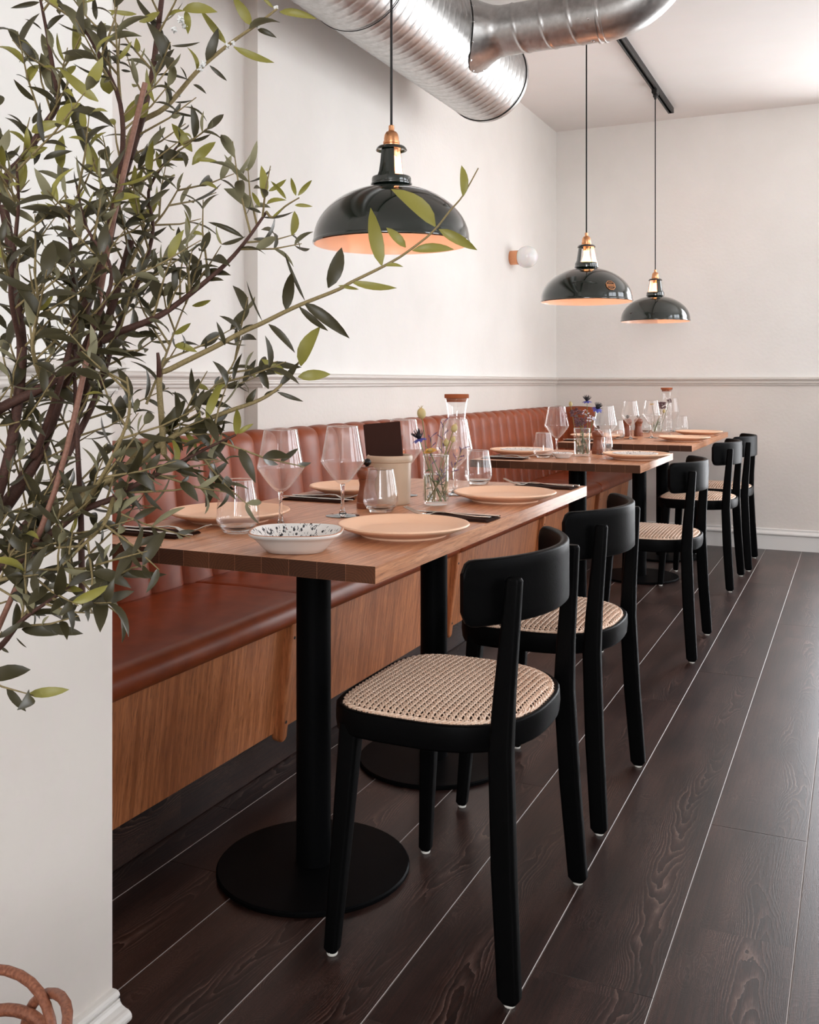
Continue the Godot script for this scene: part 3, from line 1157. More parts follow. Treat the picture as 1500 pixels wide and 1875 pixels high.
	if badge != 0.0:
		var a := front - deg_to_rad(badge)
		var el := 0.33
		var p := Vector3(cos(a) * (0.196 * cos(el) + 0.003), 0.008 + 0.139 * sin(el), sin(a) * (0.196 * cos(el) + 0.003))
		var nn := Vector3(cos(a) * cos(el) / 0.196, sin(el) / 0.139, sin(a) * cos(el) / 0.196).normalized()
		var bx := Basis.looking_at(-nn, Vector3.UP)
		var bd := MB.new()
		lathe(bd, [Vector2(0.0235, -0.002), Vector2(0.0235, 0.001), Vector2(0.022, 0.0018), Vector2(0.0205, 0.0010), Vector2(0.0, 0.0010)], 8, Transform3D(bx, p) * Transform3D(Basis(Vector3.RIGHT, PI / 2) * Basis(Vector3.UP, PI / 8), Vector3.ZERO))
		var bo := part("badge", bd, M.black_gloss, o)
		var rim := MB.new()
		lathe(rim, [Vector2(0.0236, -0.001), Vector2(0.0236, 0.0016), Vector2(0.0205, 0.0022), Vector2(0.0203, 0.0008)], 8, Transform3D(bx, p) * Transform3D(Basis(Vector3.RIGHT, PI / 2) * Basis(Vector3.UP, PI / 8), Vector3.ZERO))
		cbox(rim, Vector3(0, 0, 0.0012), Vector3(0.042, 0.0125, 0.0012), 0.0003, 0, Vector2.ZERO, null, Transform3D(bx, p))
		for y in [0.0125, -0.0125]:
			cbox(rim, Vector3(0, y, 0.0012), Vector3(0.020, 0.003, 0.001), 0.0002, 0, Vector2.ZERO, null, Transform3D(bx, p))
		part("badge_rim", rim, M.brass, bo)
		var tm := TextMesh.new()
		var sf := SystemFont.new()
		sf.font_names = PackedStringArray(["Droid Sans"])
		tm.font = sf
		tm.text = "COOLICON"
		tm.font_size = 32
		tm.pixel_size = 0.00022
		tm.depth = 0.0006
		tm.material = M.black_gloss
		var tx := put("lettering", tm, bo)
		tx.transform = Transform3D(bx, p + nn * 0.0020)


# ---------- ducting ----------
func duct() -> void:
	var o := thing("ventilation_duct", "galvanised spiral air duct under the ceiling with a side branch rising into the ceiling", "air duct", Vector3.ZERO)
	var c := Vector2(-1.58, 2.48)
	var R := 0.2
	var s_end := 4.334
	var mb := MB.new()
	var rows := []
	var pitch := 0.052
	var ps := []
	var s := FRONT_S + 0.02
	while s < 0.9:
		ps.append(s)
		s += 0.5
	while s < s_end - 0.02:
		ps.append(s)
		s += pitch / 9.0
	ps.append_array([s_end - 0.018, s_end - 0.014, s_end - 0.006, s_end])
	for q in ps:
		var row := PackedVector3Array()
		for i in 56:
			var a := TAU * i / 56
			var f := fposmod((q + 0.12 * a / TAU) / pitch, 1.0)
			var rr := R
			if q > 0.9 and q < s_end - 0.03:
				rr += 0.0026 * exp(-pow((f - 0.5) / 0.10, 2.0))
			if q > s_end - 0.016:
				rr += 0.004
			row.append(W(c.x + rr * cos(a), c.y + rr * sin(a), q))
		rows.append(row)
	mb.grid(rows, true)
	part("main_pipe", mb, M.zinc, o)
	var cap := MB.new()
	var tc := Transform3D(Basis(Vector3.RIGHT, -PI / 2), W(c.x, c.y, s_end - 0.004))
	lathe(cap, [Vector2(R + 0.0045, -0.02), Vector2(R + 0.0055, -0.004), Vector2(R + 0.004, 0.006), Vector2(R - 0.004, 0.006), Vector2(R - 0.012, -0.004), Vector2(0, -0.004)], 56, tc)
	part("end_cap", cap, M.zinc, o)
	# a joint band part way
	var jb := MB.new()
	lathe(jb, [Vector2(R + 0.002, -0.002), Vector2(R + 0.0045, -0.0012), Vector2(R + 0.0045, 0.0012), Vector2(R + 0.002, 0.002)], 56, Transform3D(Basis(Vector3.RIGHT, -PI / 2), W(c.x, c.y, 3.02)))
	part("joint_band", jb, M.black_flex, o)
	# saddle that flares from the main pipe into the branch (axis +x at s 3.77)
	var sb := 3.77
	var r2 := 0.0985
	var sd := MB.new()
	rows = []
	for k in 9:
		var f := k / 8.0
		var row := PackedVector3Array()
		for i in 40:
			var a := TAU * i / 40
			var rr := r2 + 0.050 * pow(1.0 - f, 2.2)
			var y := rr * sin(a)
			var ds := rr * cos(a)
			var on := sqrt(maxf(0.0, (R + 0.0045) * (R + 0.0045) - y * y))
			row.append(W(c.x + lerpf(on, R + 0.085, f), c.y + y, sb - ds))
		rows.append(row)
	sd.grid(rows, true)
	part("saddle", sd, M.zinc, o)
	for k in 12:
		var a := TAU * k / 12
		var y := 0.143 * sin(a)
		var on := sqrt((R + 0.0045) * (R + 0.0045) - y * y)
		screw(o, W(c.x + on, c.y + y, sb + 0.143 * cos(a)), Vector3(on, y, 0).normalized())
	# branch with spiral seams
	var br := MB.new()
	var x0 := c.x + R + 0.07
	var x1 := -0.86
	var x := x0
	rows = []
	while x < x1 + 0.001:
		var row := PackedVector3Array()
		for i in 44:
			var a := TAU * i / 44
			var f := fposmod((x - x0 - 0.02 + 0.11 * a / TAU) / 0.11, 1.0)
			var rr := r2 + 0.0030 * exp(-pow((f - 0.5) / 0.045, 2.0))
			row.append(W(x, c.y + rr * sin(a), sb - rr * cos(a)))
		rows.append(row)
		x += 0.0045
	br.grid(rows, true)
	part("branch_pipe", br, M.zinc, o)
	# segmented elbow turning up to the ceiling
	var el := MB.new()
	var p := Vector2(x1 - 0.03, c.y)
	var dir := 0.0
	var centre := [[p.x, p.y, 0.0]]
	for k in 15:
		dir = deg_to_rad(52.0) * (k + 1) / 15.0
		p += Vector2(cos(dir), sin(dir)) * 0.0165
		centre.append([p.x, p.y, dir])
	rows = []
	for q in centre:
		var row := PackedVector3Array()
		for i in 44:
			var a := TAU * i / 44
			var up: float = (r2 + 0.002) * sin(a)
			row.append(W(q[0] - sin(q[2]) * up, q[1] + cos(q[2]) * up, sb - (r2 + 0.002) * cos(a)))
		rows.append(row)
	el.grid(rows, true)
	part("elbow", el, M.zinc, o)
	var e: Array = centre[-1]
	var tip := MB.new()
	rows = []
	for f in [-0.01, 0.0, 0.42]:
		var row := PackedVector3Array()
		for i in 44:
			var a := TAU * i / 44
			var up: float = (r2 - 0.0005) * sin(a)
			row.append(W(e[0] + cos(e[2]) * f - sin(e[2]) * up, e[1] + sin(e[2]) * f + cos(e[2]) * up, sb - (r2 - 0.0005) * cos(a)))
		rows.append(row)
	tip.grid(rows, true)
	part("outlet_pipe", tip, M.zinc, o)
	for q in [[x1 - 0.03, c.y, 0.0], [x1 - 0.052, c.y, 0.0], [e[0], e[1], e[2]], [e[0] + cos(e[2]) * 0.05, e[1] + sin(e[2]) * 0.05, e[2]]]:
		var bnd := MB.new()
		lathe(bnd, [Vector2(r2, -0.005), Vector2(r2 + 0.006, -0.0035), Vector2(r2 + 0.006, 0.0035), Vector2(r2, 0.005)], 44, Transform3D(Basis(Vector3(0, 0, 1), -PI / 2 + q[2]), W(q[0], q[1], sb)))
		part("seam_band", bnd, M.zinc, o)
	for k in 6:
		var a := TAU * k / 6 + 0.4
		screw(o, W(x1 - 0.075, c.y + r2 * sin(a), sb + r2 * cos(a)), Vector3(0, sin(a), -cos(a)))
	# hanger straps up to the ceiling
	for hs in [1.6, 3.35]:
		var st := MB.new()
		for sgn in [-1, 1]:
			cbox(st, W(c.x + sgn * (R + 0.006), (c.y + CEIL) / 2, hs), Vector3(0.003, CEIL - c.y + 0.01, 0.025), 0.0005)
		part("hanger_strap", st, M.zinc, o)


func screw(o: Node, p: Vector3, n: Vector3) -> void:
	var mb := MB.new()
	var side := n.cross(Vector3(0.3, 0.2, 0.9)).normalized()
	var b := Basis(side, n, side.cross(n))
	lathe(mb, [Vector2(0.006, -0.002), Vector2(0.006, 0.002), Vector2(0.004, 0.004), Vector2(0, 0.0045)], 8, Transform3D(b, p))
	part("screw", mb, M.screw, o)


func fittings() -> void:
	# ceiling track
	var o := thing("lighting_track", "black ceiling track running above the tables, carrying the pendant flexes", "light track", W(-1.08, CEIL - 0.034, 3.5))
	var mb := MB.new()
	for q in [[-0.0145, 0.017, 0.006, 0.034], [0.0145, 0.017, 0.006, 0.034], [0.0, 0.028, 0.029, 0.012], [-0.0095, 0.003, 0.005, 0.006], [0.0095, 0.003, 0.005, 0.006]]:
		cbox(mb, Vector3(q[0], q[1], -0.05), Vector3(q[2], q[3], 5.62), 0.0008)
	part("rail", mb, M.track, o)
	var cp := MB.new()
	cbox(cp, Vector3(0, 0.017, -2.862), Vector3(0.0352, 0.0342, 0.006), 0.001)
	part("end_stop", cp, M.track, o)
	# globe sconce
	o = thing("wall_sconce", "white opal globe wall light on a short copper collar, above the bench", "wall light", W(-1.91, 1.812, 5.66))
	var t := Transform3D(Basis(Vector3(0, 0, 1), -PI / 2), Vector3.ZERO)
	mb = MB.new()
	lathe(mb, [Vector2(0.0, 0.0), Vector2(0.043, 0.0), Vector2(0.043, 0.050), Vector2(0.0415, 0.0515), Vector2(0.039, 0.0515), Vector2(0.039, 0.044), Vector2(0.0, 0.044)], 40, t)
	part("collar", mb, M.copper, o)
	mb = MB.new()
	var pr := []
	for k in 19:
		var a := lerpf(-0.94, PI / 2, k / 18.0)
		pr.append(Vector2(0.066 * cos(a), 0.102 + 0.066 * sin(a)))
	lathe(mb, pr, 40, t)
	part("globe", mb, M.opal, o)


# ---------- what stands on the tables ----------
func tableware() -> void:
	var T := TABLE + 0.0003
	# stoneware plates
	var plate_at := [
		[-1.305, 1.872, "stoneware dinner plate on the bench side, behind the small tumbler by the olive branches"],
		[-0.854, 1.843, "large terracotta stoneware plate next to the speckled white dish"],
		[-0.857, 2.492, "terracotta stoneware plate at the far corner of the first long table, past the flowers"],
		[-1.290, 2.472, "terracotta plate on the bench side between the stem glasses and the brown menu"],
		[-1.335, 4.095, "terracotta plate under a speckled plate on the bench side of the square table"],
		[-0.829, 4.060, "terracotta plate under a speckled plate on the chair side of the square table"],
		[-0.849, 5.409, "terracotta plate at the end corner of the last long table"],
		[-0.864, 6.053, "terracotta plate on the last long table, one seat from the far wall"],
		[-1.330, 5.400, "terracotta plate on the bench side of the last long table"],
	]
	var first: Node3D = null
	for p in plate_at:
		if first == null:
			first = thing("dinner_plate", p[2], "plate", W(p[0], T, p[1]), 0.0, "stoneware dinner plates")
			var mb := MB.new()
			lathe(mb, [Vector2(0, 0.004), Vector2(0.082, 0.003), Vector2(0.083, 0.0), Vector2(0.088, 0.0), Vector2(0.089, 0.004), Vector2(0.100, 0.0065), Vector2(0.128, 0.0165), Vector2(0.1345, 0.0195), Vector2(0.1365, 0.0225), Vector2(0.1350, 0.0252), Vector2(0.1315, 0.0258), Vector2(0.126, 0.0235), Vector2(0.108, 0.0150), Vector2(0.098, 0.0118), Vector2(0.090, 0.0105), Vector2(0.0, 0.0098)], 72)
			part("dish_body", mb, M.stoneware, first)
		else:
			dup(first, W(p[0], T, p[1]), 0.0, p[2])
	# speckled plates lying on two of them
	first = null
	for p in [[-1.332, 4.090, "small white plate with black sprigs, lying on the bench-side plate of the square table"], [-0.832, 4.055, "small white plate with black sprigs, lying on the chair-side plate of the square table"]]:
		if first == null:
			first = thing("side_plate", p[2], "plate", W(p[0], T + 0.0104, p[1]), 0.0, "speckled side plates")
			var top := MB.new()
			var prof := [Vector2(0.0925, 0.0150), Vector2(0.086, 0.0140), Vector2(0.065, 0.0065), Vector2(0.0, 0.0052)]
			lathe(top, prof, 56)
			for i in top.v.size():
				top.uv[i] = Vector2(0.5 + top.v[i].x / 0.19, 0.5 + top.v[i].z / 0.19)
			var body := MB.new()
			lathe(body, [Vector2(0, 0.001), Vector2(0.052, 0.0), Vector2(0.060, 0.0), Vector2(0.070, 0.0035), Vector2(0.0905, 0.0125), Vector2(0.0930, 0.0140), Vector2(0.0925, 0.0150)], 56)
			put("dish_body", mesh_of([body, M.porcelain, top, M.plate_print]), first)
		else:
			dup(first, W(p[0], T + 0.0104, p[1]), 1.1, p[2])
	# rounded-square speckled dish, and a tiny one on the square table
	square_dish(W(-0.960, T, 1.592), 0.089, 0.0385, "white rounded-square dish with black sprigs and a clay rim, at the table corner", 0.42)
	square_dish(W(-1.118, T, 3.985), 0.045, 0.022, "tiny white sauce dish with black sprigs on the square table", 0.3)
	# tumblers
	first = null
	for p in [
		[-1.185, 1.728, 1.06, "stemless glass tumbler between the bench-side plate and the speckled dish"],
		[-1.057, 2.147, 1.0, "stemless glass tumbler in front of the stoneware crock"],
		[-1.070, 2.860, 1.0, "stemless glass tumbler at the far end of the first long table, by the carafe"],
		[-1.196, 3.968, 1.0, "stemless glass tumbler on the bench side of the square table"],
		[-1.045, 4.395, 1.0, "stemless glass tumbler behind the speckled plate of the square table"],
		[-1.215, 5.440, 1.0, "stemless glass tumbler beside the first mill of the last table"],
		[-1.215, 6.215, 1.0, "stemless glass tumbler between the mills and the carafe of the last table"],
		[-1.000, 6.300, 1.0, "stemless glass tumbler behind the plates near the far wall"]]:
		if first == null:
			first = thing("tumbler", p[3], "glass", W(p[0], T, p[1]), 0.0, "stemless tumblers")
			var mb := MB.new()
			var o2 := smooth([Vector2(0.027, 0.0006), Vector2(0.0330, 0.007), Vector2(0.0415, 0.022), Vector2(0.0428, 0.034), Vector2(0.0395, 0.060), Vector2(0.0318, 0.1030)], 4)
			var pr := [Vector2(0, 0.0012), Vector2(0.020, 0.0012), Vector2(0.024, 0.0)]
			pr.append_array(o2)
			pr.append(Vector2(0.0312, 0.1036))
			var i2 := smooth([Vector2(0.0307, 0.1030), Vector2(0.0383, 0.060), Vector2(0.0414, 0.034), Vector2(0.0395, 0.0225), Vector2(0.030, 0.0125), Vector2(0.012, 0.0095), Vector2(0, 0.0092)], 4)
			pr.append_array(i2)
			lathe(mb, pr, 48)
			part("glass_body", mb, M.glass, first)
			mb = MB.new()
			lathe(mb, [Vector2(0, 0.0016), Vector2(0.020, 0.0016), Vector2(0.0245, 0.0004), Vector2(0.0275, 0.0010), Vector2(0.0328, 0.0074), Vector2(0.0372, 0.0135), Vector2(0.030, 0.0122), Vector2(0.012, 0.0092), Vector2(0, 0.0089)], 40)
			part("thick_base", mb, M.solid_glass, first)
			part("rim", hoop(0.0315, 0.1036, 0.0008), M.solid_glass, first)
			first.scale = Vector3.ONE * p[2]
		else:
			dup(first, W(p[0], T, p[1]), 0.0, p[3]).scale = Vector3.ONE * p[2]
	# wine glasses
	first = null
	for p in [
		[-1.149, 1.839, "angular wine glass standing between the tumbler and the first bench-side plate"],
		[-1.104, 2.040, "angular wine glass in front of the crock, second from the olive branches"],
		[-1.150, 2.480, "angular wine glass half hidden behind the brown menu"],
		[-1.030, 2.560, "angular wine glass beside the corked ribbed carafe on the first table"],
		[-1.171, 4.082, "angular wine glass on the bench side of the square table's flowers"],
		[-1.005, 4.262, "angular wine glass behind the blue flowers of the square table"],
		[-1.148, 5.469, "angular wine glass in front of the two mills"],
		[-1.063, 5.625, "angular wine glass in the middle of the last table, by its jar of flowers"],
		[-1.080, 6.400, "angular wine glass past the carafe on the last table"]]:
		if first == null:
			first = thing("wine_glass", p[2], "glass", W(p[0], T, p[1]), 0.0, "angular wine glasses")
			var mb := MB.new()
			var o2 := [Vector2(0.0052, 0.0755), Vector2(0.012, 0.0785), Vector2(0.022, 0.0875), Vector2(0.038, 0.1075), Vector2(0.0480, 0.1215), Vector2(0.0515, 0.1275), Vector2(0.0520, 0.1315), Vector2(0.0505, 0.138), Vector2(0.046, 0.160), Vector2(0.0365, 0.2110)]
			var i2 := [Vector2(0.0359, 0.2110), Vector2(0.0452, 0.160), Vector2(0.0497, 0.138), Vector2(0.0511, 0.1315), Vector2(0.0505, 0.1280), Vector2(0.0470, 0.1222), Vector2(0.037, 0.1085), Vector2(0.021, 0.0892), Vector2(0.011, 0.0812), Vector2(0, 0.0795)]
			var pr := smooth(o2, 3)
			pr.append(Vector2(0.0362, 0.2114))
			pr.append_array(smooth(i2, 3))
			lathe(mb, pr, 48)
			part("bowl", mb, M.glass, first)
			part("rim", hoop(0.0362, 0.2112, 0.0007), M.solid_glass, first)
			mb = MB.new()
			lathe(mb, [Vector2(0, 0.0008), Vector2(0.038, 0.0), Vector2(0.0402, 0.0008), Vector2(0.0395, 0.0018), Vector2(0.022, 0.0032), Vector2(0.010, 0.0055), Vector2(0.0055, 0.012), Vector2(0.0040, 0.024), Vector2(0.0036, 0.050), Vector2(0.0042, 0.066), Vector2(0.0058, 0.0745), Vector2(0.0, 0.0775)], 32)
			part("stem", mb, M.solid_glass, first)
		else:
			dup(first, W(p[0], T, p[1]), 0.0, p[2])
	crock()
	# brown menu in the crock
	var o := thing("folded_menu", "dark brown folded menu standing in the stoneware crock", "menu", W(-1.112, T + 0.012, 2.305), yaw * 0.9)
	var mb := MB.new()
	for k in 2:
		cbox(mb, Vector3(0, 0.100, 0.002 * k - 0.003 * (1 - k)), Vector3(0.094, 0.196, 0.0042), 0.0015, 1, Vector2.ZERO, null, Transform3D(Basis(Vector3(0, 0, 1), 0.10 if k else 0.085) * Basis(Vector3.RIGHT, -0.03 * k), Vector3.ZERO))
	part("leaves", mb, M.menu, o)
	# wooden mills
	first = null
	for p in [[-1.118, 2.194, "brown wooden pepper mill half hidden behind the tumbler by the crock"], [-1.045, 4.290, "brown wooden mill behind the flower jar of the square table"], [-1.222, 5.735, "wooden mill of the last table standing closer to the bench"], [-1.170, 5.790, "wooden mill of the last table standing closer to the chairs"]]:
		if first == null:
			first = thing("pepper_mill", p[2], "mill", W(p[0], T, p[1]), 0.0, "wooden mills")
			mb = MB.new()
			lathe(mb, [Vector2(0, 0), Vector2(0.0255, 0), Vector2(0.0265, 0.002), Vector2(0.0265, 0.014), Vector2(0.0250, 0.0155), Vector2(0.0255, 0.018), Vector2(0.0255, 0.028), Vector2(0.0235, 0.033), Vector2(0.0205, 0.045), Vector2(0.0190, 0.058), Vector2(0.0200, 0.066), Vector2(0.0212, 0.068), Vector2(0.0212, 0.0725), Vector2(0, 0.0725)], 32)
			part("mill_body", mb, M.mill, first)
			mb = MB.new()
			lathe(mb, [Vector2(0.0205, 0.0730), Vector2(0.0212, 0.0745), Vector2(0.0250, 0.080), Vector2(0.0262, 0.088), Vector2(0.0245, 0.096), Vector2(0.0165, 0.1010), Vector2(0.0160, 0.1035), Vector2(0.0, 0.1045)], 32)
			part("mill_head", mb, M.mill, first)
			mb = MB.new()
			lathe(mb, [Vector2(0.004, 0.1035), Vector2(0.0045, 0.1065), Vector2(0.0085, 0.1085), Vector2(0.0108, 0.1135), Vector2(0.0105, 0.1175), Vector2(0.007, 0.1225), Vector2(0, 0.124)], 20)
			part("knob", mb, M.black_gloss, first)
		else:
			dup(first, W(p[0], T, p[1]), 0.0, p[2])
	carafe(W(-1.055, T, 2.640), 1.0, "ribbed glass carafe with a cork lid on the first long table")
	carafe(W(-1.092, T, 6.276), 1.0, "ribbed glass carafe with a cork lid on the last table, near the far wall")
	# napkins and cutlery
	napkin_setting(W(-1.335, T, 1.640), 0.0, "folded dark brown napkin at the table end by the olive branches", "under the olive branches", 1)
	napkin_setting(W(-1.315, T, 2.292), 0.0, "folded dark brown napkin on the bench side, behind the stem glasses", "behind the stem glasses", 1)
	napkin_setting(W(-0.843, T, 2.118), PI, "folded dark brown napkin sticking out past the large plate at the table edge", "past the large plate", 2)
	napkin_setting(W(-0.850, T, 2.850), PI, "folded dark brown napkin at the far corner of the first long table", "at the table's far corner", 2)
	napkin_setting(W(-1.325, T, 3.850), 0.0, "folded dark brown napkin on the bench side of the square table", "on the square table", 1)
	napkin_setting(W(-0.860, T, 4.300), PI, "folded dark brown napkin past the plate on the chair side of the square table", "at the square table's far edge", 2)
	napkin_setting(W(-0.850, T, 5.700), PI, "folded dark brown napkin between the two chair-side plates of the last table", "between the last table's plates", 2)
	napkin_setting(W(-1.350, T, 5.180), 0.0, "folded dark brown napkin on the bench side of the last table", "on the bench side of the last table", 1)
	# flowers
	jar(W(-0.985, T, 2.322), 0.0335, 0.128, "clear glass jar of water and mixed flowers on the first long table")
	flowers_one()
	jar(W(-1.073, T, 4.127), 0.035, 0.118, "square-shouldered clear jar of flowers on the square table")
	flowers_two()
	jar(W(-1.135, T, 6.180), 0.034, 0.118, "small clear jar of flowers in the middle of the last table")
	flowers_three()


func hoop(r: float, y: float, rad: float) -> MB:
	var mb := MB.new()
	lathe(mb, rounded_ring(r, y, 10, -PI, PI, rad), 48)
	return mb


func square_dish(at: Vector3, half: float, h: float, label: String, turn: float) -> void:
	var o := thing("speckled_dish", label, "dish", at, turn, "speckled small dishes")
	var ring := func(r: float, y: float) -> PackedVector3Array:
		var row := PackedVector3Array()
		for k in 56:
			var a := TAU * k / 56
			var e := 2.9
			var q := pow(pow(absf(cos(a)), e) + pow(absf(sin(a)), e), -1.0 / e)
			row.append(Vector3(cos(a) * q * r * half, y * h, sin(a) * q * r * half))
		return row
	var body := MB.new()
	var rows := []
	for q in [[0.05, 0.03], [0.50, 0.03], [0.53, 0.0], [0.60, 0.02], [0.70, 0.25], [0.84, 0.62], [0.90, 0.74], [0.945, 0.79], [0.975, 0.85], [0.985, 0.93], [0.975, 0.965]]:
		rows.append(ring.call(q[0], q[1]))
	body.grid(rows, true)
	part("outer_glaze", body, M.porcelain, o)
	var rim := MB.new()
	rows = []
	for q in [[0.975, 0.965], [0.967, 0.992], [0.952, 1.0], [0.935, 0.985]]:
		rows.append(ring.call(q[0], q[1]))
	rim.grid(rows, true)
	part("rim", rim, M.rim_clay, o)
	var inner := MB.new()
	rows = []
	for q in [[0.935, 0.985], [0.90, 0.90], [0.80, 0.62], [0.68, 0.36], [0.56, 0.20], [0.35, 0.14], [0.0, 0.12]]:
		rows.append(ring.call(q[0], q[1]))
	inner.grid(rows, true)
	for i in inner.v.size():
		inner.uv[i] = Vector2(0.5 + inner.v[i].x / (half * 2), 0.5 + inner.v[i].z / (half * 2))
	part("printed_glaze", inner, M.bowl_print, o)


func crock() -> void:
	var o := thing("stoneware_crock", "pale beige stoneware crock holding a brown menu, middle of the first table", "crock", W(-1.107, TABLE + 0.0003, 2.302))
	var mb := MB.new()
	lathe(mb, [Vector2(0, 0.0), Vector2(0.050, 0.0), Vector2(0.0525, 0.003), Vector2(0.0535, 0.012), Vector2(0.0560, 0.100), Vector2(0.0565, 0.108), Vector2(0.0590, 0.110), Vector2(0.0602, 0.116), Vector2(0.0598, 0.123), Vector2(0.0570, 0.1265), Vector2(0.0535, 0.125), Vector2(0.0520, 0.118), Vector2(0.0490, 0.014), Vector2(0.044, 0.010), Vector2(0, 0.010)], 56)
	part("pot", mb, M.crock, o)


func carafe(at: Vector3, sc: float, label: String) -> void:
	var o := thing("carafe", label, "carafe", at, 0.0, "corked carafes")
	var outer := smooth([Vector2(0.030, 0.0005), Vector2(0.0355, 0.006), Vector2(0.037, 0.030), Vector2(0.036, 0.080), Vector2(0.0352, 0.120), Vector2(0.0362, 0.160), Vector2(0.0345, 0.185), Vector2(0.0285, 0.203), Vector2(0.0262, 0.213), Vector2(0.0275, 0.228), Vector2(0.0335, 0.268)], 7)
	var mb := MB.new()
	var rows := []
	for side in [0, 1]:
		for k in outer.size():
			var p: Vector2 = outer[k] if side == 0 else outer[outer.size() - 1 - k]
			var row := PackedVector3Array()
			for i in 72:
				var a := TAU * i / 72
				var on := smoothstep(0.012, 0.02, p.y) * (1.0 - smoothstep(0.185, 0.200, p.y))
				var r := p.x + on * 0.0011 * cos(a * 18.0 + p.y * 330.0) * cos(a * 18.0 - p.y * 330.0) if side == 0 else maxf(p.x - 0.0022, 0.0)
				row.append(Vector3(r * cos(a), maxf(p.y, 0.004) if side else p.y, r * sin(a)))
			rows.append(row)
	mb.grid(rows, true)
	mb.fan(rows[0], Vector3.DOWN)
	mb.fan(rows[-1], Vector3.UP)
	part("glass_body", mb, M.glass, o)
	var ck := MB.new()
	lathe(ck, [Vector2(0, 0.258), Vector2(0.029, 0.258), Vector2(0.0302, 0.2685), Vector2(0.0345, 0.2690), Vector2(0.0355, 0.2705), Vector2(0.0355, 0.2790), Vector2(0.0345, 0.2805), Vector2(0, 0.281)], 40)
	part("cork_lid", ck, M.cork, o)


func napkin_setting(at: Vector3, turn: float, label: String, where: String, seen: int) -> void:
	var o := thing("napkin", label, "napkin", at, turn, "brown napkins")
	for k in 3:
		var mb := MB.new()
		cbox(mb, Vector3(0.002 * k, 0.0011 + 0.0019 * k, 0.001 * k), Vector3(0.178 - 0.004 * k, 0.0018, 0.088 - 0.003 * k), 0.0006)
		part("fold", mb, M.napkin, o)
	# fork: handle away from the table middle, tines toward it
	var f := thing("fork", "steel fork lying on the napkin " + where, "fork", at + Vector3(0, 0.0060, 0), turn + 0.03, "steel forks")
	var mb := MB.new()
	var path := [[-0.085, 0.0030, 0.0052], [-0.080, 0.0026, 0.0075], [-0.05, 0.0022, 0.0058], [0.0, 0.0055, 0.0036], [0.03, 0.0085, 0.0032], [0.048, 0.0075, 0.0050], [0.062, 0.0020, 0.0105], [0.076, 0.0008, 0.0120], [0.083, 0.0016, 0.0118]]
	strip(mb, path, -0.014)
	part("handle", mb, M.cutlery, f)
	for k in 4:
		mb = MB.new()
		var z := -0.014 + (k - 1.5) * 0.0062
		strip(mb, [[0.082, 0.0016, 0.0018], [0.100, 0.0052, 0.0017], [0.118, 0.0125, 0.0013], [0.128, 0.0165, 0.0007]], z)
		part("tine", mb, M.cutlery, f)
	var n := thing("knife", "steel table knife lying on the napkin " + where, "knife", at + Vector3(0, 0.0060, 0), turn - 0.02, "steel knives")
	mb = MB.new()
	strip(mb, [[-0.095, 0.0022, 0.0040], [-0.090, 0.0022, 0.0070], [-0.05, 0.0022, 0.0062], [0.0, 0.0022, 0.0050], [0.010, 0.0022, 0.0048]], 0.022)
	part("handle", mb, M.cutlery, n)
	mb = MB.new()
	strip(mb, [[0.009, 0.0020, 0.0050], [0.020, 0.0020, 0.0085], [0.075, 0.0020, 0.0088], [0.105, 0.0020, 0.0070], [0.118, 0.0020, 0.0020]], 0.022)
	part("blade", mb, M.cutlery, n)


func strip(mb: MB, path: Array, z: float) -> void:        # flattened bar along x: [x, height, half width]
	var rows := []
	for q in path:
		var row := PackedVector3Array()
		for k in 8:
			var a := TAU * k / 8
			row.append(Vector3(q[0], q[1] + 0.0016 * sin(a), z - q[2] * cos(a)))
		rows.append(row)
	mb.grid(rows, true)
	mb.fan(rows[0], Vector3.LEFT)
	mb.fan(rows[-1], Vector3.RIGHT)


func jar(at: Vector3, r: float, h: float, label: String) -> void:
	var o := thing("flower_jar", label, "jar", at, 0.0, "flower jars")
	var mb := MB.new()
	lathe(mb, [Vector2(0, 0.001), Vector2(r * 0.70, 0.0), Vector2(r * 0.86, 0.002), Vector2(r * 0.97, 0.008), Vector2(r, 0.018), Vector2(r, h - 0.01), Vector2(r * 1.02, h - 0.001), Vector2(r * 0.99, h), Vector2(r * 0.955, h - 0.002), Vector2(r * 0.945, 0.018), Vector2(r * 0.88, 0.010), Vector2(r * 0.6, 0.008), Vector2(0, 0.0078)], 40)
	part("glass_body", mb, M.glass, o)
	part("rim", hoop(r * 0.99, h, 0.0011), M.solid_glass, o)
	mb = MB.new()
	lathe(mb, [Vector2(0, 0.0085), Vector2(r * 0.6, 0.0088), Vector2(r * 0.87, 0.0108), Vector2(r * 0.935, 0.018), Vector2(r * 0.935, h * 0.62), Vector2(0, h * 0.62)], 40)
	part("water", mb, M.water, o)


func stem_to(o: Node, head: Vector3, foot: Vector3, m: Material, rad := 0.0011, sag := 0.01) -> void:
	var mid := head.lerp(foot, 0.5) + Vector3(rng.randf_range(-sag, sag), 0, rng.randf_range(-sag, sag))
	var mb := MB.new()
	sweep(mb, smooth([foot, foot.lerp(mid, 0.6), mid, mid.lerp(head, 0.6), head], 4), rad, 6)
	part("stem", mb, m, o)


func petal(mb: MB, at: Vector3, out: Vector3, up: Vector3, len: float, wide: float, curl: float) -> void:
	var side := out.cross(up).normalized()
	var rows := []
	for k in 5:
		var f := k / 4.0
		var w := wide * sin(PI * clampf(f * 0.86 + 0.12, 0, 1)) * 0.5
		var c := at + out * len * f + up * curl * len * f * f
		rows.append(PackedVector3Array([c - side * w, c + up * 0.12 * w, c + side * w]))
	mb.grid(rows)


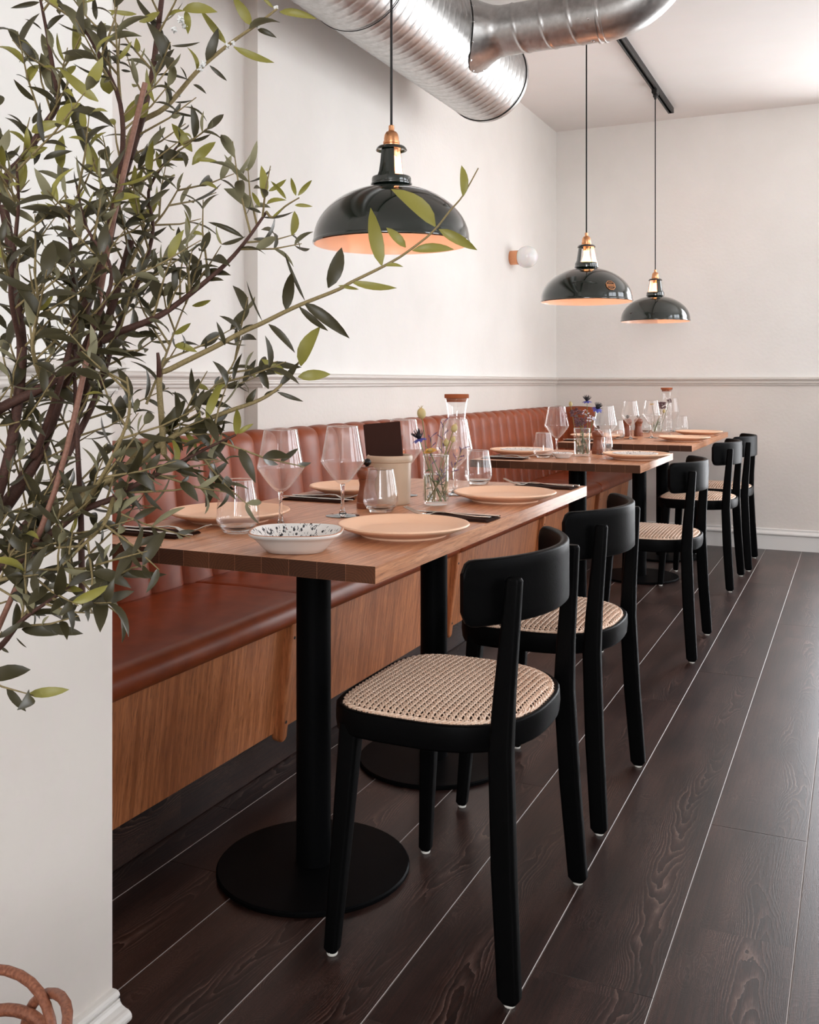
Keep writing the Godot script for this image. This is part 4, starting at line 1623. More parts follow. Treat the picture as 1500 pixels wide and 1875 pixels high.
func flower(kind: String, head: Vector3, foot: Vector3, label: String, size := 1.0) -> void:
	var cat := "flower" if kind != "pod" else "seed head"
	var o := thing({"nigella": "blue_flower", "daisy": "yellow_flower", "pod": "seed_head", "sprig": "violet_sprig", "posy": "brown_flower", "white": "white_flower"}[kind], label, cat, foot, 0.0, "cut flowers in jars")
	head -= foot
	var dir := (head + Vector3(rng.randf_range(-0.02, 0.02), 0.03, rng.randf_range(-0.02, 0.02))).normalized()
	var sx := dir.cross(Vector3(0.3, 0.1, 0.9)).normalized()
	var sz := dir.cross(sx)
	var mb := MB.new()
	if kind == "nigella":
		stem_to(o, head, Vector3.ZERO, M.stem)
		for k in 8:
			var a := TAU * k / 8 + 0.2
			petal(mb, head, (sx * cos(a) + sz * sin(a)) * 0.97 + dir * -0.15, dir, 0.019 * size, 0.011 * size, -0.15)
		part("petals", mb, M.blue_petal, o)
		mb = MB.new()
		for k in 26:
			var a := k * 2.39996
			var t := rng.randf_range(0.2, 1.1)
			var q := (sx * cos(a) + sz * sin(a)) * sin(t) + dir * cos(t)
			sweep(mb, [head, head + q * 0.011 * size, head + q * 0.019 * size + dir * 0.003], [0.0012 * size, 0.0009 * size, 0.0004 * size], 4)
		var ball := []
		for k in 7:
			ball.append(Vector2(0.0062 * size * cos(-1.5 + k * 0.5), 0.006 * size + 0.0075 * size * sin(-1.5 + k * 0.5)))
		lathe(mb, ball, 10, Transform3D(Basis(sx, dir, sx.cross(dir)), head))
		part("stamens", mb, M.dark_flower, o)
	elif kind == "daisy":
		stem_to(o, head, Vector3.ZERO, M.stem)
		for ring in 3:
			for k in 16:
				var a := TAU * (k + ring * 0.33) / 16
				petal(mb, head + dir * 0.0016 * ring, sx * cos(a) + sz * sin(a), dir, (0.0165 - 0.004 * ring) * size, 0.0052 * size, 0.08 + 0.16 * ring)
		part("petals", mb, M.yellow, o)
		mb = MB.new()
		lathe(mb, [Vector2(0.0055 * size, 0.002), Vector2(0.0052 * size, 0.0048), Vector2(0.003 * size, 0.0066), Vector2(0, 0.007)], 14, Transform3D(Basis(sx, dir, sx.cross(dir)), head))
		part("flower_eye", mb, M.pod, o)
	elif kind == "pod":
		stem_to(o, head, Vector3.ZERO, M.dry_stem, 0.0014)
		var ball := []
		for k in 11:
			var a := -PI / 2 + PI * k / 10.0
			ball.append(Vector2(maxf(0.0, 0.0085 * size * cos(a)), 0.0108 * size * sin(a)))
		lathe(mb, ball, 16, Transform3D(Basis(sx, dir, sx.cross(dir)), head))
		for k in 5:
			var a := TAU * k / 5
			sweep(mb, [head + dir * 0.009 * size, head + dir * 0.015 * size + (sx * cos(a) + sz * sin(a)) * 0.005 * size], [0.0009, 0.0003], 4)
		part("pod", mb, M.pod, o)
	elif kind == "sprig":
		stem_to(o, head, Vector3.ZERO, M.dry_stem, 0.0009)
		for k in 9:
			var f := 0.55 + 0.45 * k / 8.0
			var at := head * f
			var a := k * 2.4
			var q := (sx * cos(a) + sz * sin(a)) * 0.8 + dir * 0.6
			var tip := at + q * 0.018 * size
			sweep(mb, [at, at.lerp(tip, 0.6) + dir * 0.001, tip], [0.0007, 0.0006, 0.0004], 4)
			for j in 4:
				var c := at.lerp(tip, 0.4 + j * 0.2)
				sweep(mb, [c, c + dir * 0.004 * size + q.cross(dir) * 0.002 * (1 if j % 2 else -1)], [0.0012 * size, 0.0004], 4)
		part("florets", mb, M.violet, o)
	else:
		stem_to(o, head, Vector3.ZERO, M.stem, 0.0012)
		var nb := 34 if kind == "posy" else 12
		for k in nb:
			var q := Vector3(rng.randfn(0, 1), rng.randfn(0.3, 1), rng.randfn(0, 1)).normalized()
			var c := head + q * 0.013 * size * rng.randf_range(0.5, 1.0)
			for j in 4:
				var a := TAU * j / 4 + k
				petal(mb, c, (sx * cos(a) + sz * sin(a) + q * 0.6).normalized(), q, 0.0058 * size, 0.004 * size, 0.3)
		part("florets", mb, M.brown_flower if kind == "posy" else M.white_petal, o)


func leafy(head: Vector3, foot: Vector3, label: String, n: int) -> void:
	var o := thing("green_sprig", label, "foliage", foot, 0.0, "cut flowers in jars")
	head -= foot
	stem_to(o, head, Vector3.ZERO, M.stem, 0.0016, 0.004)
	for k in n:
		var mb := MB.new()
		var a := k * 2.4
		var at := head * (0.25 + 0.7 * k / n)
		var q := Vector3(cos(a), 0.25, sin(a)).normalized()
		petal(mb, at, q, Vector3.UP, 0.026, 0.014, -0.4)
		part("leaf", mb, M.flower_leaf, o)


func foot_in(at: Vector3, r: float) -> Vector3:
	var a := rng.randf() * TAU
	return at + Vector3(cos(a) * r, 0.012, sin(a) * r)


func flowers_one() -> void:
	var b := W(-0.985, TABLE, 2.322)
	flower("nigella", px(768, 803, 2.50), foot_in(b, 0.02), "blue flower with a dark spiky middle, leaning toward the crock", 1.2)
	flower("pod", px(772, 757, 2.53), foot_in(b, 0.02), "cream seed head standing tallest in the first table's jar", 1.35)
	flower("pod", px(832, 784, 2.54), foot_in(b, 0.018), "cream seed head leaning toward the carafe", 1.0)
	flower("pod", px(830, 805, 2.53), foot_in(b, 0.018), "small cream seed head below the one beside the carafe", 0.72)
	flower("pod", px(817, 811, 2.55), foot_in(b, 0.018), "small cream seed head in the middle of the first table's jar", 0.9)
	flower("daisy", px(788, 827, 2.48), foot_in(b, 0.018), "flat yellow daisy-like flower at the lip of the first jar", 1.2)
	flower("sprig", px(813, 773, 2.56), foot_in(b, 0.02), "thin violet sprig rising between the seed heads", 1.0)
	flower("sprig", px(847, 822, 2.52), foot_in(b, 0.02), "thin violet sprig bending toward the chair side", 1.0)
	flower("sprig", px(790, 800, 2.56), foot_in(b, 0.02), "thin violet sprig behind the blue flower", 1.0)
	leafy(px(789, 850, 2.52), foot_in(b, 0.012), "leafy green stem standing in the first table's jar", 7)
	flower("sprig", px(812, 862, 2.51), foot_in(b, 0.02), "thin violet sprig low inside the first jar", 0.9)


func flowers_two() -> void:
	var b := W(-1.073, TABLE, 4.127)
	flower("nigella", px(1075, 734, 4.15), foot_in(b, 0.02), "blue flower standing tallest on the square table", 1.25)
	flower("nigella", px(1094, 748, 4.08), foot_in(b, 0.02), "blue flower on the chair side of the square table's jar", 1.35)
	flower("pod", px(1045, 740, 4.22), foot_in(b, 0.02), "round cream seed head arching toward the bench over the square table", 0.95)
	flower("posy", px(1055, 757, 4.22), foot_in(b, 0.02), "brown tufted flower head on the bench side of the square table's jar", 1.7)
	flower("posy", px(1062, 772, 4.18), foot_in(b, 0.02), "dark brown tufted flower head low in the square table's posy", 1.6)
	flower("sprig", px(1068, 768, 4.22), foot_in(b, 0.02), "violet sprig in the middle of the square table's posy", 1.3)
	flower("white", px(1084, 768, 4.10), foot_in(b, 0.02), "pale white-blue flower at the lip of the square table's jar", 1.3)
	flower("white", px(1073, 756, 4.24), foot_in(b, 0.02), "pale white-blue flower behind the posy of the square table", 1.0)
	leafy(px(1068, 790, 4.19), foot_in(b, 0.010), "leafy green stem in the square table's jar", 8)


func flowers_three() -> void:
	var b := W(-1.135, TABLE, 6.180)
	flower("daisy", px(1194, 741, 6.09), foot_in(b, 0.02), "small yellow-orange flower on the last table", 1.2)
	flower("posy", px(1213, 742, 6.12), foot_in(b, 0.02), "mauve tufted flower head on the last table", 1.7)
	flower("pod", px(1216, 753, 6.10), foot_in(b, 0.02), "cream seed head in the last table's jar", 1.1)
	flower("posy", px(1226, 734, 6.12), foot_in(b, 0.02), "small brown bud reaching toward the carafe of the last table", 0.9)
	leafy(px(1208, 762, 6.10), foot_in(b, 0.010), "leafy green stem in the last table's jar", 6)


# ---------- the olive tree ----------
func leaf_mesh(wide: float, curl: float, fold: float, m: Material) -> ArrayMesh:
	# unit length along +y, face toward +z
	var top := MB.new()
	var rows := []
	for k in 7:
		var f := k / 6.0
		var w := wide * pow(sin(PI * clampf(pow(f, 0.85) * 0.965 + 0.02, 0.0, 1.0)), 0.8) * 0.5 if k < 6 else 0.002
		if k == 0:
			w = 0.012
		var z := curl * (f - f * f * 1.0) * 4.0 * 0.25 - curl * 0.6 * f * f
		rows.append(PackedVector3Array([Vector3(-w, f, z + fold * w), Vector3(0, f, z), Vector3(w, f, z + fold * w)]))
	top.grid(rows)
	# grid() faces (next row) x (next column) = +y x +x = -z; that is the under side
	var under := MB.new()
	var back := []
	for r in rows:
		var q := PackedVector3Array()
		for p in [r[2], r[1], r[0]]:
			q.append(p + Vector3(0, 0, 0.006))
		back.append(q)
	under.grid(back)
	return mesh_of([under, m, top, M.leaf_under])


func leaf_at(base: Vector3, tip: Vector3, facing: Vector3, wide := 1.0) -> Transform3D:
	var y := tip - base
	var len := y.length()
	y /= len
	var x := y.cross(facing)
	if x.length() < 0.05:
		x = y.cross(Vector3(0.3, 0.5, 0.8))
	x = x.normalized()
	var z := x.cross(y)
	return Transform3D(Basis(x * len * wide, y * len, z * len), base)


func olive() -> void:
	var o := thing("olive_tree", "olive tree with slender grey-green leaves and a long twig reaching over the table", "tree")
	# every branch: [radius at foot, radius at tip, [[u, v, depth] ...]] surveyed along sight lines from the camera
	var B := [
		[0.0085, 0.0022, [[-150, 1290, 0.97], [-95, 1120, 0.98], [-30, 985, 0.99], [60, 850, 1.00], [110, 720, 1.01], [150, 580, 1.02], [190, 470, 1.02], [215, 360, 1.02], [258, 220, 1.02], [272, 160, 1.02], [280, 130, 1.03], [296, 0, 1.03], [304, -40, 1.03]], "bark"],
		[0.0040, 0.0012, [[215, 360, 1.02], [235, 260, 1.03], [256, 224, 1.04], [304, 196, 1.05], [360, 132, 1.06], [416, 84, 1.07], [472, 44, 1.08], [508, 16, 1.09]], "twig"],
		[0.0050, 0.0012, [[-60, 560, 0.97], [0, 350, 0.98], [44, 288, 0.98], [80, 232, 0.98], [106, 188, 0.98], [98, 132, 0.97], [86, 60, 0.97], [72, -10, 0.96]], "bark"],
		[0.0032, 0.0010, [[190, 470, 1.02], [222, 300, 0.98], [220, 190, 0.97], [184, 108, 0.96], [152, 52, 0.95], [92, -6, 0.95]], "bark"],
		[0.0062, 0.0015, [[-140, 920, 0.95], [-60, 800, 0.95], [0, 748, 0.96], [80, 708, 0.97], [140, 660, 0.98], [200, 616, 0.99], [280, 584, 1.0], [330, 552, 1.01], [404, 492, 1.02], [448, 444, 1.03], [488, 388, 1.04]], "bark"],
		[0.0016, 0.0007, [[488, 388, 1.04], [500, 398, 1.03], [522, 378, 1.02], [548, 362, 1.01]], "twig"],
		[0.0034, 0.0007, [[300, 832, 1.00], [296, 770, 1.00], [292, 690, 1.0], [312, 676, 1.0], [396, 634, 1.01], [444, 608, 1.02], [480, 592, 1.02], [524, 570, 1.03], [560, 554, 1.04], [620, 530, 1.05], [643, 517, 1.05], [690, 494, 1.06], [720, 478, 1.06], [745, 462, 1.06], [792, 425, 1.07], [825, 385, 1.07], [848, 358, 1.07], [876, 308, 1.08]], "twig"],
		[0.0030, 0.0016, [[292, 690, 1.0], [291, 664, 0.99], [289, 646, 0.99]], "bark"],
		[0.0050, 0.0009, [[-80, 1090, 0.96], [30, 1010, 0.97], [110, 940, 0.98], [180, 890, 0.99], [240, 856, 1.0], [304, 808, 1.01], [360, 776, 1.02], [416, 754, 1.03], [476, 732, 1.04], [512, 708, 1.05], [544, 668, 1.06], [555, 655, 1.06]], "twig"],
		[0.0060, 0.0012, [[-120, 1160, 0.94], [-50, 1080, 0.94], [0, 1036, 0.95], [48, 1020, 0.95], [100, 972, 0.96], [148, 936, 0.97], [208, 912, 0.98], [240, 892, 0.98], [304, 860, 0.99], [368, 826, 1.0], [432, 796, 1.01]], "bark"],
		[0.0024, 0.0007, [[200, 890, 1.0], [260, 820, 1.03], [320, 776, 1.04], [384, 716, 1.05], [424, 672, 1.06], [444, 616, 1.07]], "twig"],
		[0.0026, 0.0008, [[-90, 1080, 0.92], [0, 1062, 0.92], [32, 1052, 0.92], [80, 1044, 0.92], [176, 1042, 0.93], [224, 1056, 0.93]], "twig"],
		[0.0042, 0.0009, [[-120, 1260, 0.93], [-40, 1215, 0.92], [4, 1180, 0.92], [40, 1136, 0.92], [96, 1096, 0.92], [136, 1068, 0.92]], "bark"],
		[0.0056, 0.0046, [[-110, 1190, 0.97], [-40, 1010, 0.97], [10, 860, 0.97], [32, 740, 0.97], [40, 640, 0.97], [32, 560, 0.97], [20, 460, 0.97], [6, 376, 0.97]], "bark"],
		[0.0034, 0.0011, [[60, 850, 1.0], [110, 700, 0.96], [136, 590, 0.95], [134, 500, 0.94], [128, 440, 0.94], [126, 372, 0.94]], "bark"],
		[0.0045, 0.0011, [[20, 1060, 0.99], [60, 960, 1.0], [110, 860, 1.02], [170, 740, 1.04], [200, 650, 1.05], [224, 580, 1.06], [260, 500, 1.06], [280, 420, 1.06], [272, 352, 1.06], [300, 300, 1.05], [330, 262, 1.05]], "bark"],
		[0.0055, 0.0040, [[-70, 1150, 1.02], [20, 1000, 1.03], [80, 920, 1.04], [112, 850, 1.05], [148, 740, 1.05], [175, 650, 1.05], [212, 540, 1.05], [240, 440, 1.05]], "bark"],
		[0.0036, 0.0016, [[150, 1090, 1.0], [148, 950, 1.0], [142, 820, 1.0], [138, 720, 1.0], [134, 640, 0.99]], "bark"],
		[0.0030, 0.0010, [[40, 640, 0.97], [20, 540, 0.93], [28, 440, 0.92], [34, 370, 0.91], [30, 300, 0.90]], "bark"],
		[0.0030, 0.0009, [[110, 720, 1.01], [170, 600, 0.94], [205, 500, 0.93], [160, 420, 0.92], [140, 340, 0.92]], "bark"],
		[0.0026, 0.0009, [[148, 936, 0.97], [200, 850, 0.93], [236, 760, 0.92], [232, 690, 0.91]], "twig"],
		[0.0026, 0.0009, [[208, 912, 0.98], [190, 960, 0.94], [150, 1000, 0.92], [110, 1040, 0.91]], "twig"],
		[0.0024, 0.0009, [[80, 708, 0.97], [60, 640, 0.92], [70, 560, 0.91], [62, 490, 0.90]], "twig"],
		[0.0020, 0.0008, [[300, 832, 1.0], [320, 850, 1.02], [345, 842, 1.03], [400, 842, 1.03]], "twig"],
		[0.0022, 0.0008, [[212, 540, 1.05], [260, 440, 1.10], [300, 390, 1.11], [330, 340, 1.12]], "twig"],
		[0.0015, 0.0005, [[268, 740, 1.04], [300, 660, 1.04], [320, 606, 1.04], [340, 556, 1.05], [368, 504, 1.05], [388, 484, 1.05]], "twig"],
		[0.0020, 0.0007, [[220, 190, 0.97], [216, 120, 0.98], [219, 70, 0.98]], "twig"],
	]
	var curves := []
	for b in B:
		var pts := []
		for q in b[2]:
			pts.append(px(q[0], q[1], q[2]))
		var c := smooth(pts, 4)
		var rad := []
		for k in c.size():
			rad.append(lerpf(b[0], b[1], k / float(c.size() - 1)))
		var mb := MB.new()
		sweep(mb, c, rad, 7)
		part("branch", mb, M[b[3]], o)
		curves.append(c)
	# the stakes that hold it up
	for q in [[[-110, 1420, 0.95], [-20, 1190, 0.94], [100, 900, 0.94], [172, 596, 0.945], [208, 400, 0.95], [266, 152, 0.955], 0.0027], [[-130, 1400, 0.96], [-40, 1000, 0.95], [-4, 480, 0.93], 0.0024]]:
		var mb := MB.new()
		var line := []
		for k in q.size() - 1:
			line.append(px(q[k][0], q[k][1], q[k][2]))
		sweep(mb, smooth(line, 4), q[-1], 8)
		part("support_stake", mb, M.cane_stake, o)
	# white woolly clumps at the leaf joints of the top branch
	for q in [[372, 118, 1.06, 9], [366, 126, 1.06, 7], [416, 84, 1.07, 7], [427, 79, 1.07, 5], [470, 46, 1.08, 7], [505, 14, 1.09, 6], [325, 174, 1.055, 6], [330, 36, 1.02, 8], [318, 55, 1.02, 7], [338, 48, 1.03, 6], [172, 100, 0.96, 6]]:
		var mb := MB.new()
		for k in 16:
			var d: Vector3 = Vector3(rng.randfn(0, 1), rng.randfn(0, 1), rng.randfn(0, 1)).normalized() * float(q[3]) * 0.00052
			sweep(mb, [px(q[0], q[1], q[2]) - d * 0.4, px(q[0], q[1], q[2]) + d * rng.randf_range(0.5, 1.2)], 0.0011, 5)
		part("woolly_clump", mb, M.fluff, o)
	# leaves
	var kinds := [leaf_mesh(0.24, 0.22, 0.35, M.leaf_top), leaf_mesh(0.20, -0.25, 0.25, M.leaf_top), leaf_mesh(0.28, 0.34, 0.4, M.leaf_top)]
	var young := [leaf_mesh(0.27, 0.36, 0.4, M.leaf_young), leaf_mesh(0.22, -0.28, 0.3, M.leaf_young)]
	var eye := Vector3(0, EYE, 0)
	var all := []                                       # [size, mesh, transform]
	# the ones that stand free against the wall, each as it hangs: [u, v, depth] at the stalk, [u, v] at the tip, width, young
	var L := [
		[848, 360, 1.07, 849, 300, 1.0, 1], [797, 415, 1.07, 723, 338, 1.15, 1], [804, 420, 1.07, 874, 457, 0.9, 1], [743, 453, 1.06, 708, 415, 1.2, 1], [755, 459, 1.06, 832, 452, 0.85, 1], [699, 486, 1.06, 677, 384, 1.15, 1], [704, 487, 1.06, 738, 485, 0.9, 1], [601, 527, 1.05, 629, 452, 1.2, 0], [643, 516, 1.05, 727, 533, 0.8, 1], [620, 523, 1.05, 660, 530, 0.7, 1], [557, 555, 1.04, 640, 616, 0.75, 0], [548, 562, 1.04, 600, 610, 0.9, 0],
		[524, 568, 1.03, 533, 497, 1.5, 0], [558, 550, 1.04, 518, 465, 0.35, 0], [492, 594, 1.02, 541, 642, 0.8, 0], [444, 608, 1.02, 430, 580, 0.9, 0], [480, 588, 1.02, 447, 516, 0.25, 0], [412, 632, 1.01, 398, 590, 0.8, 0], [376, 640, 1.01, 379, 616, 1.2, 0],
		[551, 670, 1.06, 579, 595, 1.35, 1], [546, 690, 1.06, 605, 684, 1.25, 1], [524, 686, 1.06, 480, 658, 1.2, 1], [492, 712, 1.05, 473, 662, 1.2, 0], [512, 706, 1.05, 549, 664, 1.2, 0], [508, 718, 1.05, 556, 736, 0.8, 0], [484, 724, 1.05, 510, 714, 0.9, 0], [452, 740, 1.04, 468, 714, 1.3, 0], [432, 796, 1.01, 438, 745, 1.3, 1], [436, 794, 1.01, 462, 776, 1.0, 1], [390, 718, 1.05, 424, 690, 1.1, 1], [382, 714, 1.05, 348, 701, 1.1, 1], [352, 560, 1.05, 389, 552, 1.2, 1], [320, 632, 1.04, 359, 641, 1.2, 1], [318, 612, 1.04, 354, 593, 1.2, 1], [342, 540, 1.05, 343, 515, 1.1, 1],
		[482, 362, 1.04, 482, 303, 1.1, 1], [524, 364, 1.02, 498, 330, 0.9, 1], [492, 350, 1.03, 528, 330, 1.0, 1], [542, 358, 1.01, 532, 324, 1.1, 1], [546, 358, 1.01, 571, 329, 1.1, 1], [540, 376, 1.01, 571, 377, 0.8, 1], [476, 378, 1.04, 461, 351, 1.3, 1], [478, 390, 1.04, 452, 379, 1.0, 0], [464, 438, 1.03, 488, 437, 1.3, 0], [446, 435, 1.03, 381, 403, 0.5, 0], [406, 480, 1.02, 371, 473, 0.5, 0], [385, 515, 1.02, 406, 510, 1.2, 0], [488, 374, 1.03, 520, 362, 1.0, 1], [500, 396, 1.02, 520, 382, 0.9, 1],
		[378, 110, 1.06, 401, 55, 1.5, 0], [414, 80, 1.07, 368, 20, 0.8, 1], [460, 46, 1.08, 430, -4, 1.5, 1], [472, 54, 1.08, 504, 66, 1.0, 0], [428, 86, 1.07, 503, 121, 0.8, 1], [384, 120, 1.06, 417, 149, 0.9, 0], [342, 146, 1.05, 331, 120, 0.5, 0], [354, 155, 1.05, 378, 169, 0.9, 0], [313, 186, 1.05, 303, 147, 0.9, 0], [320, 187, 1.05, 355, 187, 0.6, 0], [300, 202, 1.05, 365, 216, 0.4, 0], [512, 22, 1.09, 577, 30, 0.8, 1], [500, 14, 1.09, 478, -8, 0.9, 1],
		[66, 108, 0.98, 16, 54, 1.5, 0], [86, 56, 0.97, 116, 22, 0.9, 0], [76, 54, 0.97, 46, 32, 0.5, 0], [176, 36, 0.95, 171, -6, 1.2, 0], [186, 86, 0.96, 186, 34, 1.2, 0], [166, 72, 0.96, 153, 36, 0.9, 0], [72, 4, 0.97, 22, 14, 0.9, 0], [120, 20, 0.95, 96, -8, 1.0, 0], [352, 302, 1.05, 394, 256, 1.1, 1], [352, 278, 1.05, 314, 224, 1.1, 1], [346, 292, 1.05, 284, 286, 0.7, 1], [356, 294, 1.05, 400, 294, 0.7, 1], [100, 180, 0.98, 94, 118, 0.4, 0], [42, 230, 0.99, 16, 206, 0.5, 0], [60, 268, 0.98, 16, 206, 0.9, 0], [66, 264, 0.98, 66, 300, 1.5, 0], [80, 292, 0.98, 130, 274, 1.0, 0], [58, 242, 0.98, 108, 222, 1.2, 1], [96, 208, 0.98, 98, 178, 1.3, 0], [60, 226, 0.98, 75, 202, 1.3, 0],
		[200, 172, 1.0, 194, 130, 2.4, 1], [222, 128, 1.0, 240, 132, 1.5, 0], [300, 66, 1.03, 272, 32, 1.4, 0], [312, 92, 1.03, 298, 62, 1.5, 0], [335, 18, 1.03, 395, 16, 1.3, 1], [340, 20, 1.03, 346, 60, 1.2, 1], [250, 26, 1.02, 200, 22, 0.8, 1], [255, 40, 1.02, 296, 24, 1.4, 1], [240, 102, 1.0, 206, 92, 1.0, 0], [276, 110, 1.03, 316, 104, 1.3, 0], [315, 84, 1.03, 368, 82, 0.6, 0], [286, 138, 1.03, 346, 142, 0.4, 0], [180, 186, 0.95, 108, 128, 1.0, 1], [228, 224, 0.98, 256, 176, 1.5, 1], [166, 302, 0.97, 110, 128, 0.5, 0],
		[340, 848, 1.03, 366, 872, 0.8, 0], [304, 812, 1.0, 320, 834, 1.0, 0], [392, 826, 1.01, 421, 851, 0.8, 0], [320, 860, 1.0, 364, 872, 0.9, 0], [356, 812, 1.0, 340, 830, 1.0, 0], [370, 806, 1.0, 334, 816, 1.1, 0], [224, 900, 0.98, 262, 932, 0.8, 0], [216, 1056, 0.93, 246, 1026, 1.2, 0], [196, 1042, 0.93, 178, 990, 1.0, 0], [200, 1020, 0.93, 222, 990, 1.2, 0], [176, 1044, 0.93, 227, 1060, 0.8, 0], [130, 1060, 0.92, 178, 1052, 1.0, 0], [130, 1082, 0.92, 194, 1114, 0.7, 0], [40, 1152, 0.92, 104, 1160, 1.3, 0], [30, 1168, 0.92, 48, 1188, 0.6, 0], [62, 1125, 0.92, 44, 1076, 1.4, 0], [0, 1184, 0.92, 17, 1196, 1.3, 0],
	]
	for q in L:
		var b := px(q[0], q[1], q[2])
		var t := px(q[3], q[4], q[2] + rng.randf_range(-0.010, 0.004))
		var facing := (eye - b).normalized() + Vector3(rng.randf_range(-0.5, 0.5), rng.randf_range(0.0, 0.7), rng.randf_range(-0.5, 0.5))
		var m: ArrayMesh = young[rng.randi() % 2] if q[6] == 1 else kinds[rng.randi() % 3]
		all.append([1.0, m, leaf_at(b, t, facing, q[5])])
	# the thicket: opposite pairs along every branch, and small side shoots
	var shoots := []
	for k in curves.size():
		var c: Array = curves[k]
		for j in range(2, c.size() - 1):
			if rng.randf() < 0.62 and k not in [1, 5, 6, 7, 8]:
				var dir := (c[j] - c[j - 1] as Vector3).normalized()
				var side := Vector3(rng.randfn(0, 1), rng.randfn(0, 1), rng.randfn(0, 0.7)).normalized()
				side = (side - dir * side.dot(dir)).normalized()
				var len := rng.randf_range(0.045, 0.10)
				var tip: Vector3 = c[j] + (dir * 0.75 + side * 0.85 + Vector3(0, 0.12, 0)).normalized() * len
				if in_open(tip):
					shoots.append([c[j], c[j].lerp(tip, 0.5) + side * 0.004, tip])
	var tw := MB.new()
	for s in shoots:
		sweep(tw, s, [0.0013, 0.0010, 0.0005], 5)
	var t2 := part("side_shoots", tw, M.twig, o)
	t2.set_meta("kind", "stuff")
	for s in shoots:
		clothe(all, smooth(s, 3), kinds, young, 0.021, 0.72)
	for k in curves.size():
		if k in [5, 6, 7, 8]:
			continue
		clothe(all, curves[k].slice(int(curves[k].size() * 0.30)), kinds, young, 0.025, 0.48 if k != 1 else 0.25)
	clothe(all, curves[6].slice(4, 22), kinds, young, 0.03, 0.3)
	clothe(all, curves[8].slice(4, 26), kinds, young, 0.022, 0.6)
	# the 300 that show largest are leaves of their own, the rest one mass
	all.sort_custom(func(a, b): return a[0] > b[0])
	for i in mini(300, all.size()):
		var lf := put("leaf", all[i][1], o)
		lf.transform = all[i][2]
	for kind in 5:
		var m: ArrayMesh = (kinds + young)[kind]
		var list := []
		for i in range(300, all.size()):
			if all[i][1] == m:
				list.append(all[i][2])
		if list.size() == 0:
			continue
		var mm := MultiMesh.new()
		mm.transform_format = MultiMesh.TRANSFORM_3D
		mm.mesh = m
		mm.instance_count = list.size()
		for i in list.size():
			mm.set_instance_transform(i, list[i])
		var mi := MultiMeshInstance3D.new()
		mi.name = "foliage"
		mi.multimesh = mm
		mi.set_meta("kind", "stuff")
		o.add_child(mi, true)


func in_open(p: Vector3) -> bool:                        # clear of the wall beside the tree and of the table
	return p.x > -1.015 or p.z < -1.19


func clothe(all: Array, c: Array, kinds: Array, young: Array, gap: float, chance: float) -> void:
	var run := 0.0
	var spin := rng.randf() * TAU
	for j in range(1, c.size()):
		var a: Vector3 = c[j - 1]
		var b: Vector3 = c[j]
		var seg := a.distance_to(b)
		var dir := (b - a).normalized()
		run += seg
		while run > gap:
			run -= gap * rng.randf_range(0.8, 1.25)
			spin += PI / 2 + rng.randf_range(-0.35, 0.35)
			var at := b - dir * minf(run, seg)
			var s1 := dir.cross(Vector3(0.21, 0.35, 0.91)).normalized()
			var s2 := dir.cross(s1)
			for k in 2:
				if rng.randf() > chance:
					continue
				var ang := spin + PI * k
				var side := s1 * cos(ang) + s2 * sin(ang)
				var len := rng.randf_range(0.018, 0.040)
				var tip := at + (side * rng.randf_range(0.7, 1.0) + dir * rng.randf_range(0.35, 0.9) + Vector3(0, 0.1, 0)).normalized() * len
				if not in_open(tip):
					continue
				var facing := (dir * 0.6 + Vector3(rng.randf_range(-0.7, 0.7) + 0.25, 0.45, rng.randf_range(-0.7, 0.7) + 0.25)).normalized()
				var high := at.y > 1.22 and rng.randf() < 0.4 or rng.randf() < 0.06
				all.append([len * 10.0 * (1.0 if at.x > -1.2 else 0.8), (young[rng.randi() % 2] if high else kinds[rng.randi() % 3]), leaf_at(at, tip, facing, rng.randf_range(0.95, 1.4))])


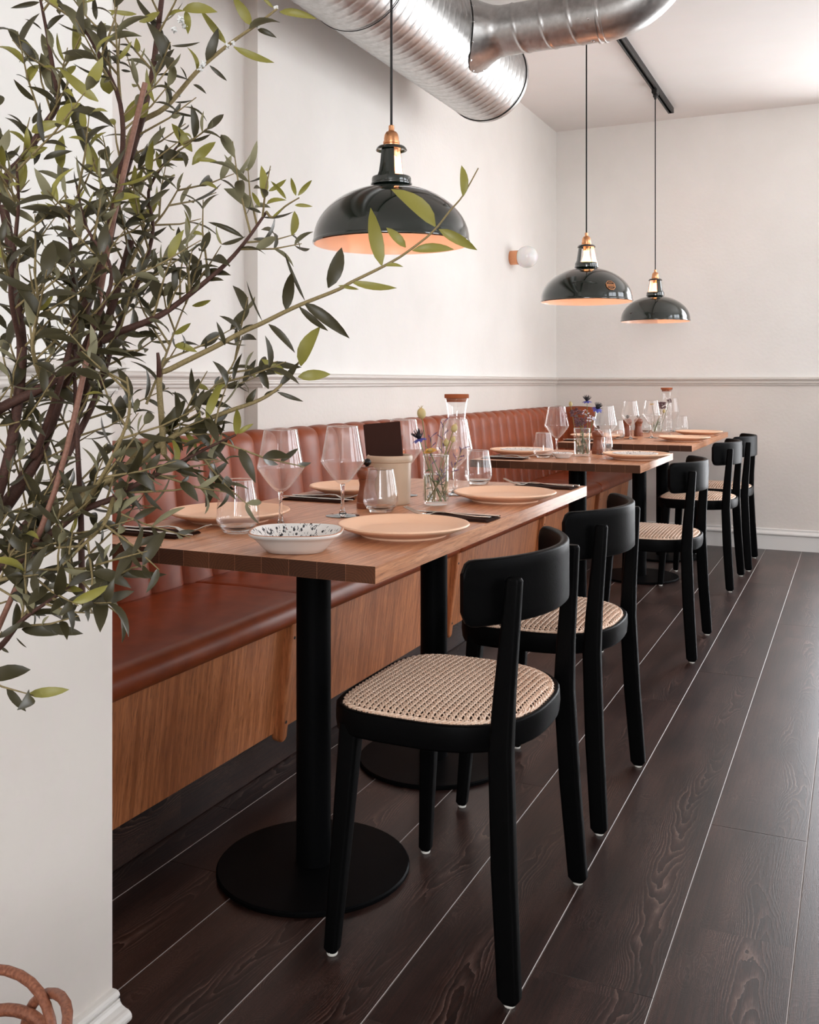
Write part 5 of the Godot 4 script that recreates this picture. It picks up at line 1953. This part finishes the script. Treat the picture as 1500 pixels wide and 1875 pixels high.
# ---------- basket planter at the foot of the tree ----------
func basket() -> void:
	var at := W(-0.832, 0, 0.672)
	var o := thing("woven_basket", "brown woven rattan basket planter with looped rim at the foot of the olive tree", "basket", at)
	var R := 0.150
	for row in 22:
		var y := 0.008 + row * 0.0135
		var rr := R * (0.80 + 0.20 * sin(PI * clampf(y / 0.50, 0, 1)))
		var pts := []
		for k in 81:
			var a := TAU * (k % 80) / 80.0
			var r := rr + 0.006 * sin(a * 20.0 + PI * (row % 2))
			pts.append(Vector3(r * cos(a), y, r * sin(a)))
		var mb := MB.new()
		sweep(mb, pts, 0.0066, 6, false)
		part("weaver", mb, M.rattan, o)
	for k in 40:
		var a := TAU * (k + 0.5) / 40.0
		var mb := MB.new()
		var pts := []
		for j in 8:
			var y := 0.31 * j / 7.0
			var rr := R * (0.80 + 0.20 * sin(PI * clampf(y / 0.50, 0, 1)))
			pts.append(Vector3(rr * cos(a), y, rr * sin(a)))
		sweep(mb, pts, 0.0055, 5)
		part("stake", mb, M.rattan, o)
	# loops that cross each other round the rim
	var face := atan2(-0.124, -0.026)
	var n := 7
	for k in n:
		var a0 := face + TAU * k / n
		for inner in 2:
			var span := (0.80 if inner == 0 else 0.50)
			var high := (0.105 if inner == 0 else 0.066)
			var pts := []
			for j in 19:
				var f := j / 18.0
				var b := PI * f
				var a := a0 - span * cos(b) + (0.0 if inner == 0 else 0.12)
				var r := R - 0.016 + (0.010 if inner == 0 else -0.006) * cos(b) + 0.004 * (1 - inner)
				pts.append(Vector3(r * cos(a), 0.302 + high * pow(maxf(0.0, sin(b)), 0.6), r * sin(a)))
			var mb := MB.new()
			sweep(mb, pts, 0.0056 if inner == 0 else 0.0066, 10)
			part("rim_loop", mb, M.rattan, o)
	var mb := MB.new()
	lathe(mb, [Vector2(0, 0.004), Vector2(R * 0.74, 0.004), Vector2(R * 0.90, 0.25), Vector2(R * 0.86, 0.29), Vector2(R * 0.80, 0.29), Vector2(R * 0.78, 0.26), Vector2(0, 0.265)], 32)
	part("inner_pot", mb, M.soil, o)
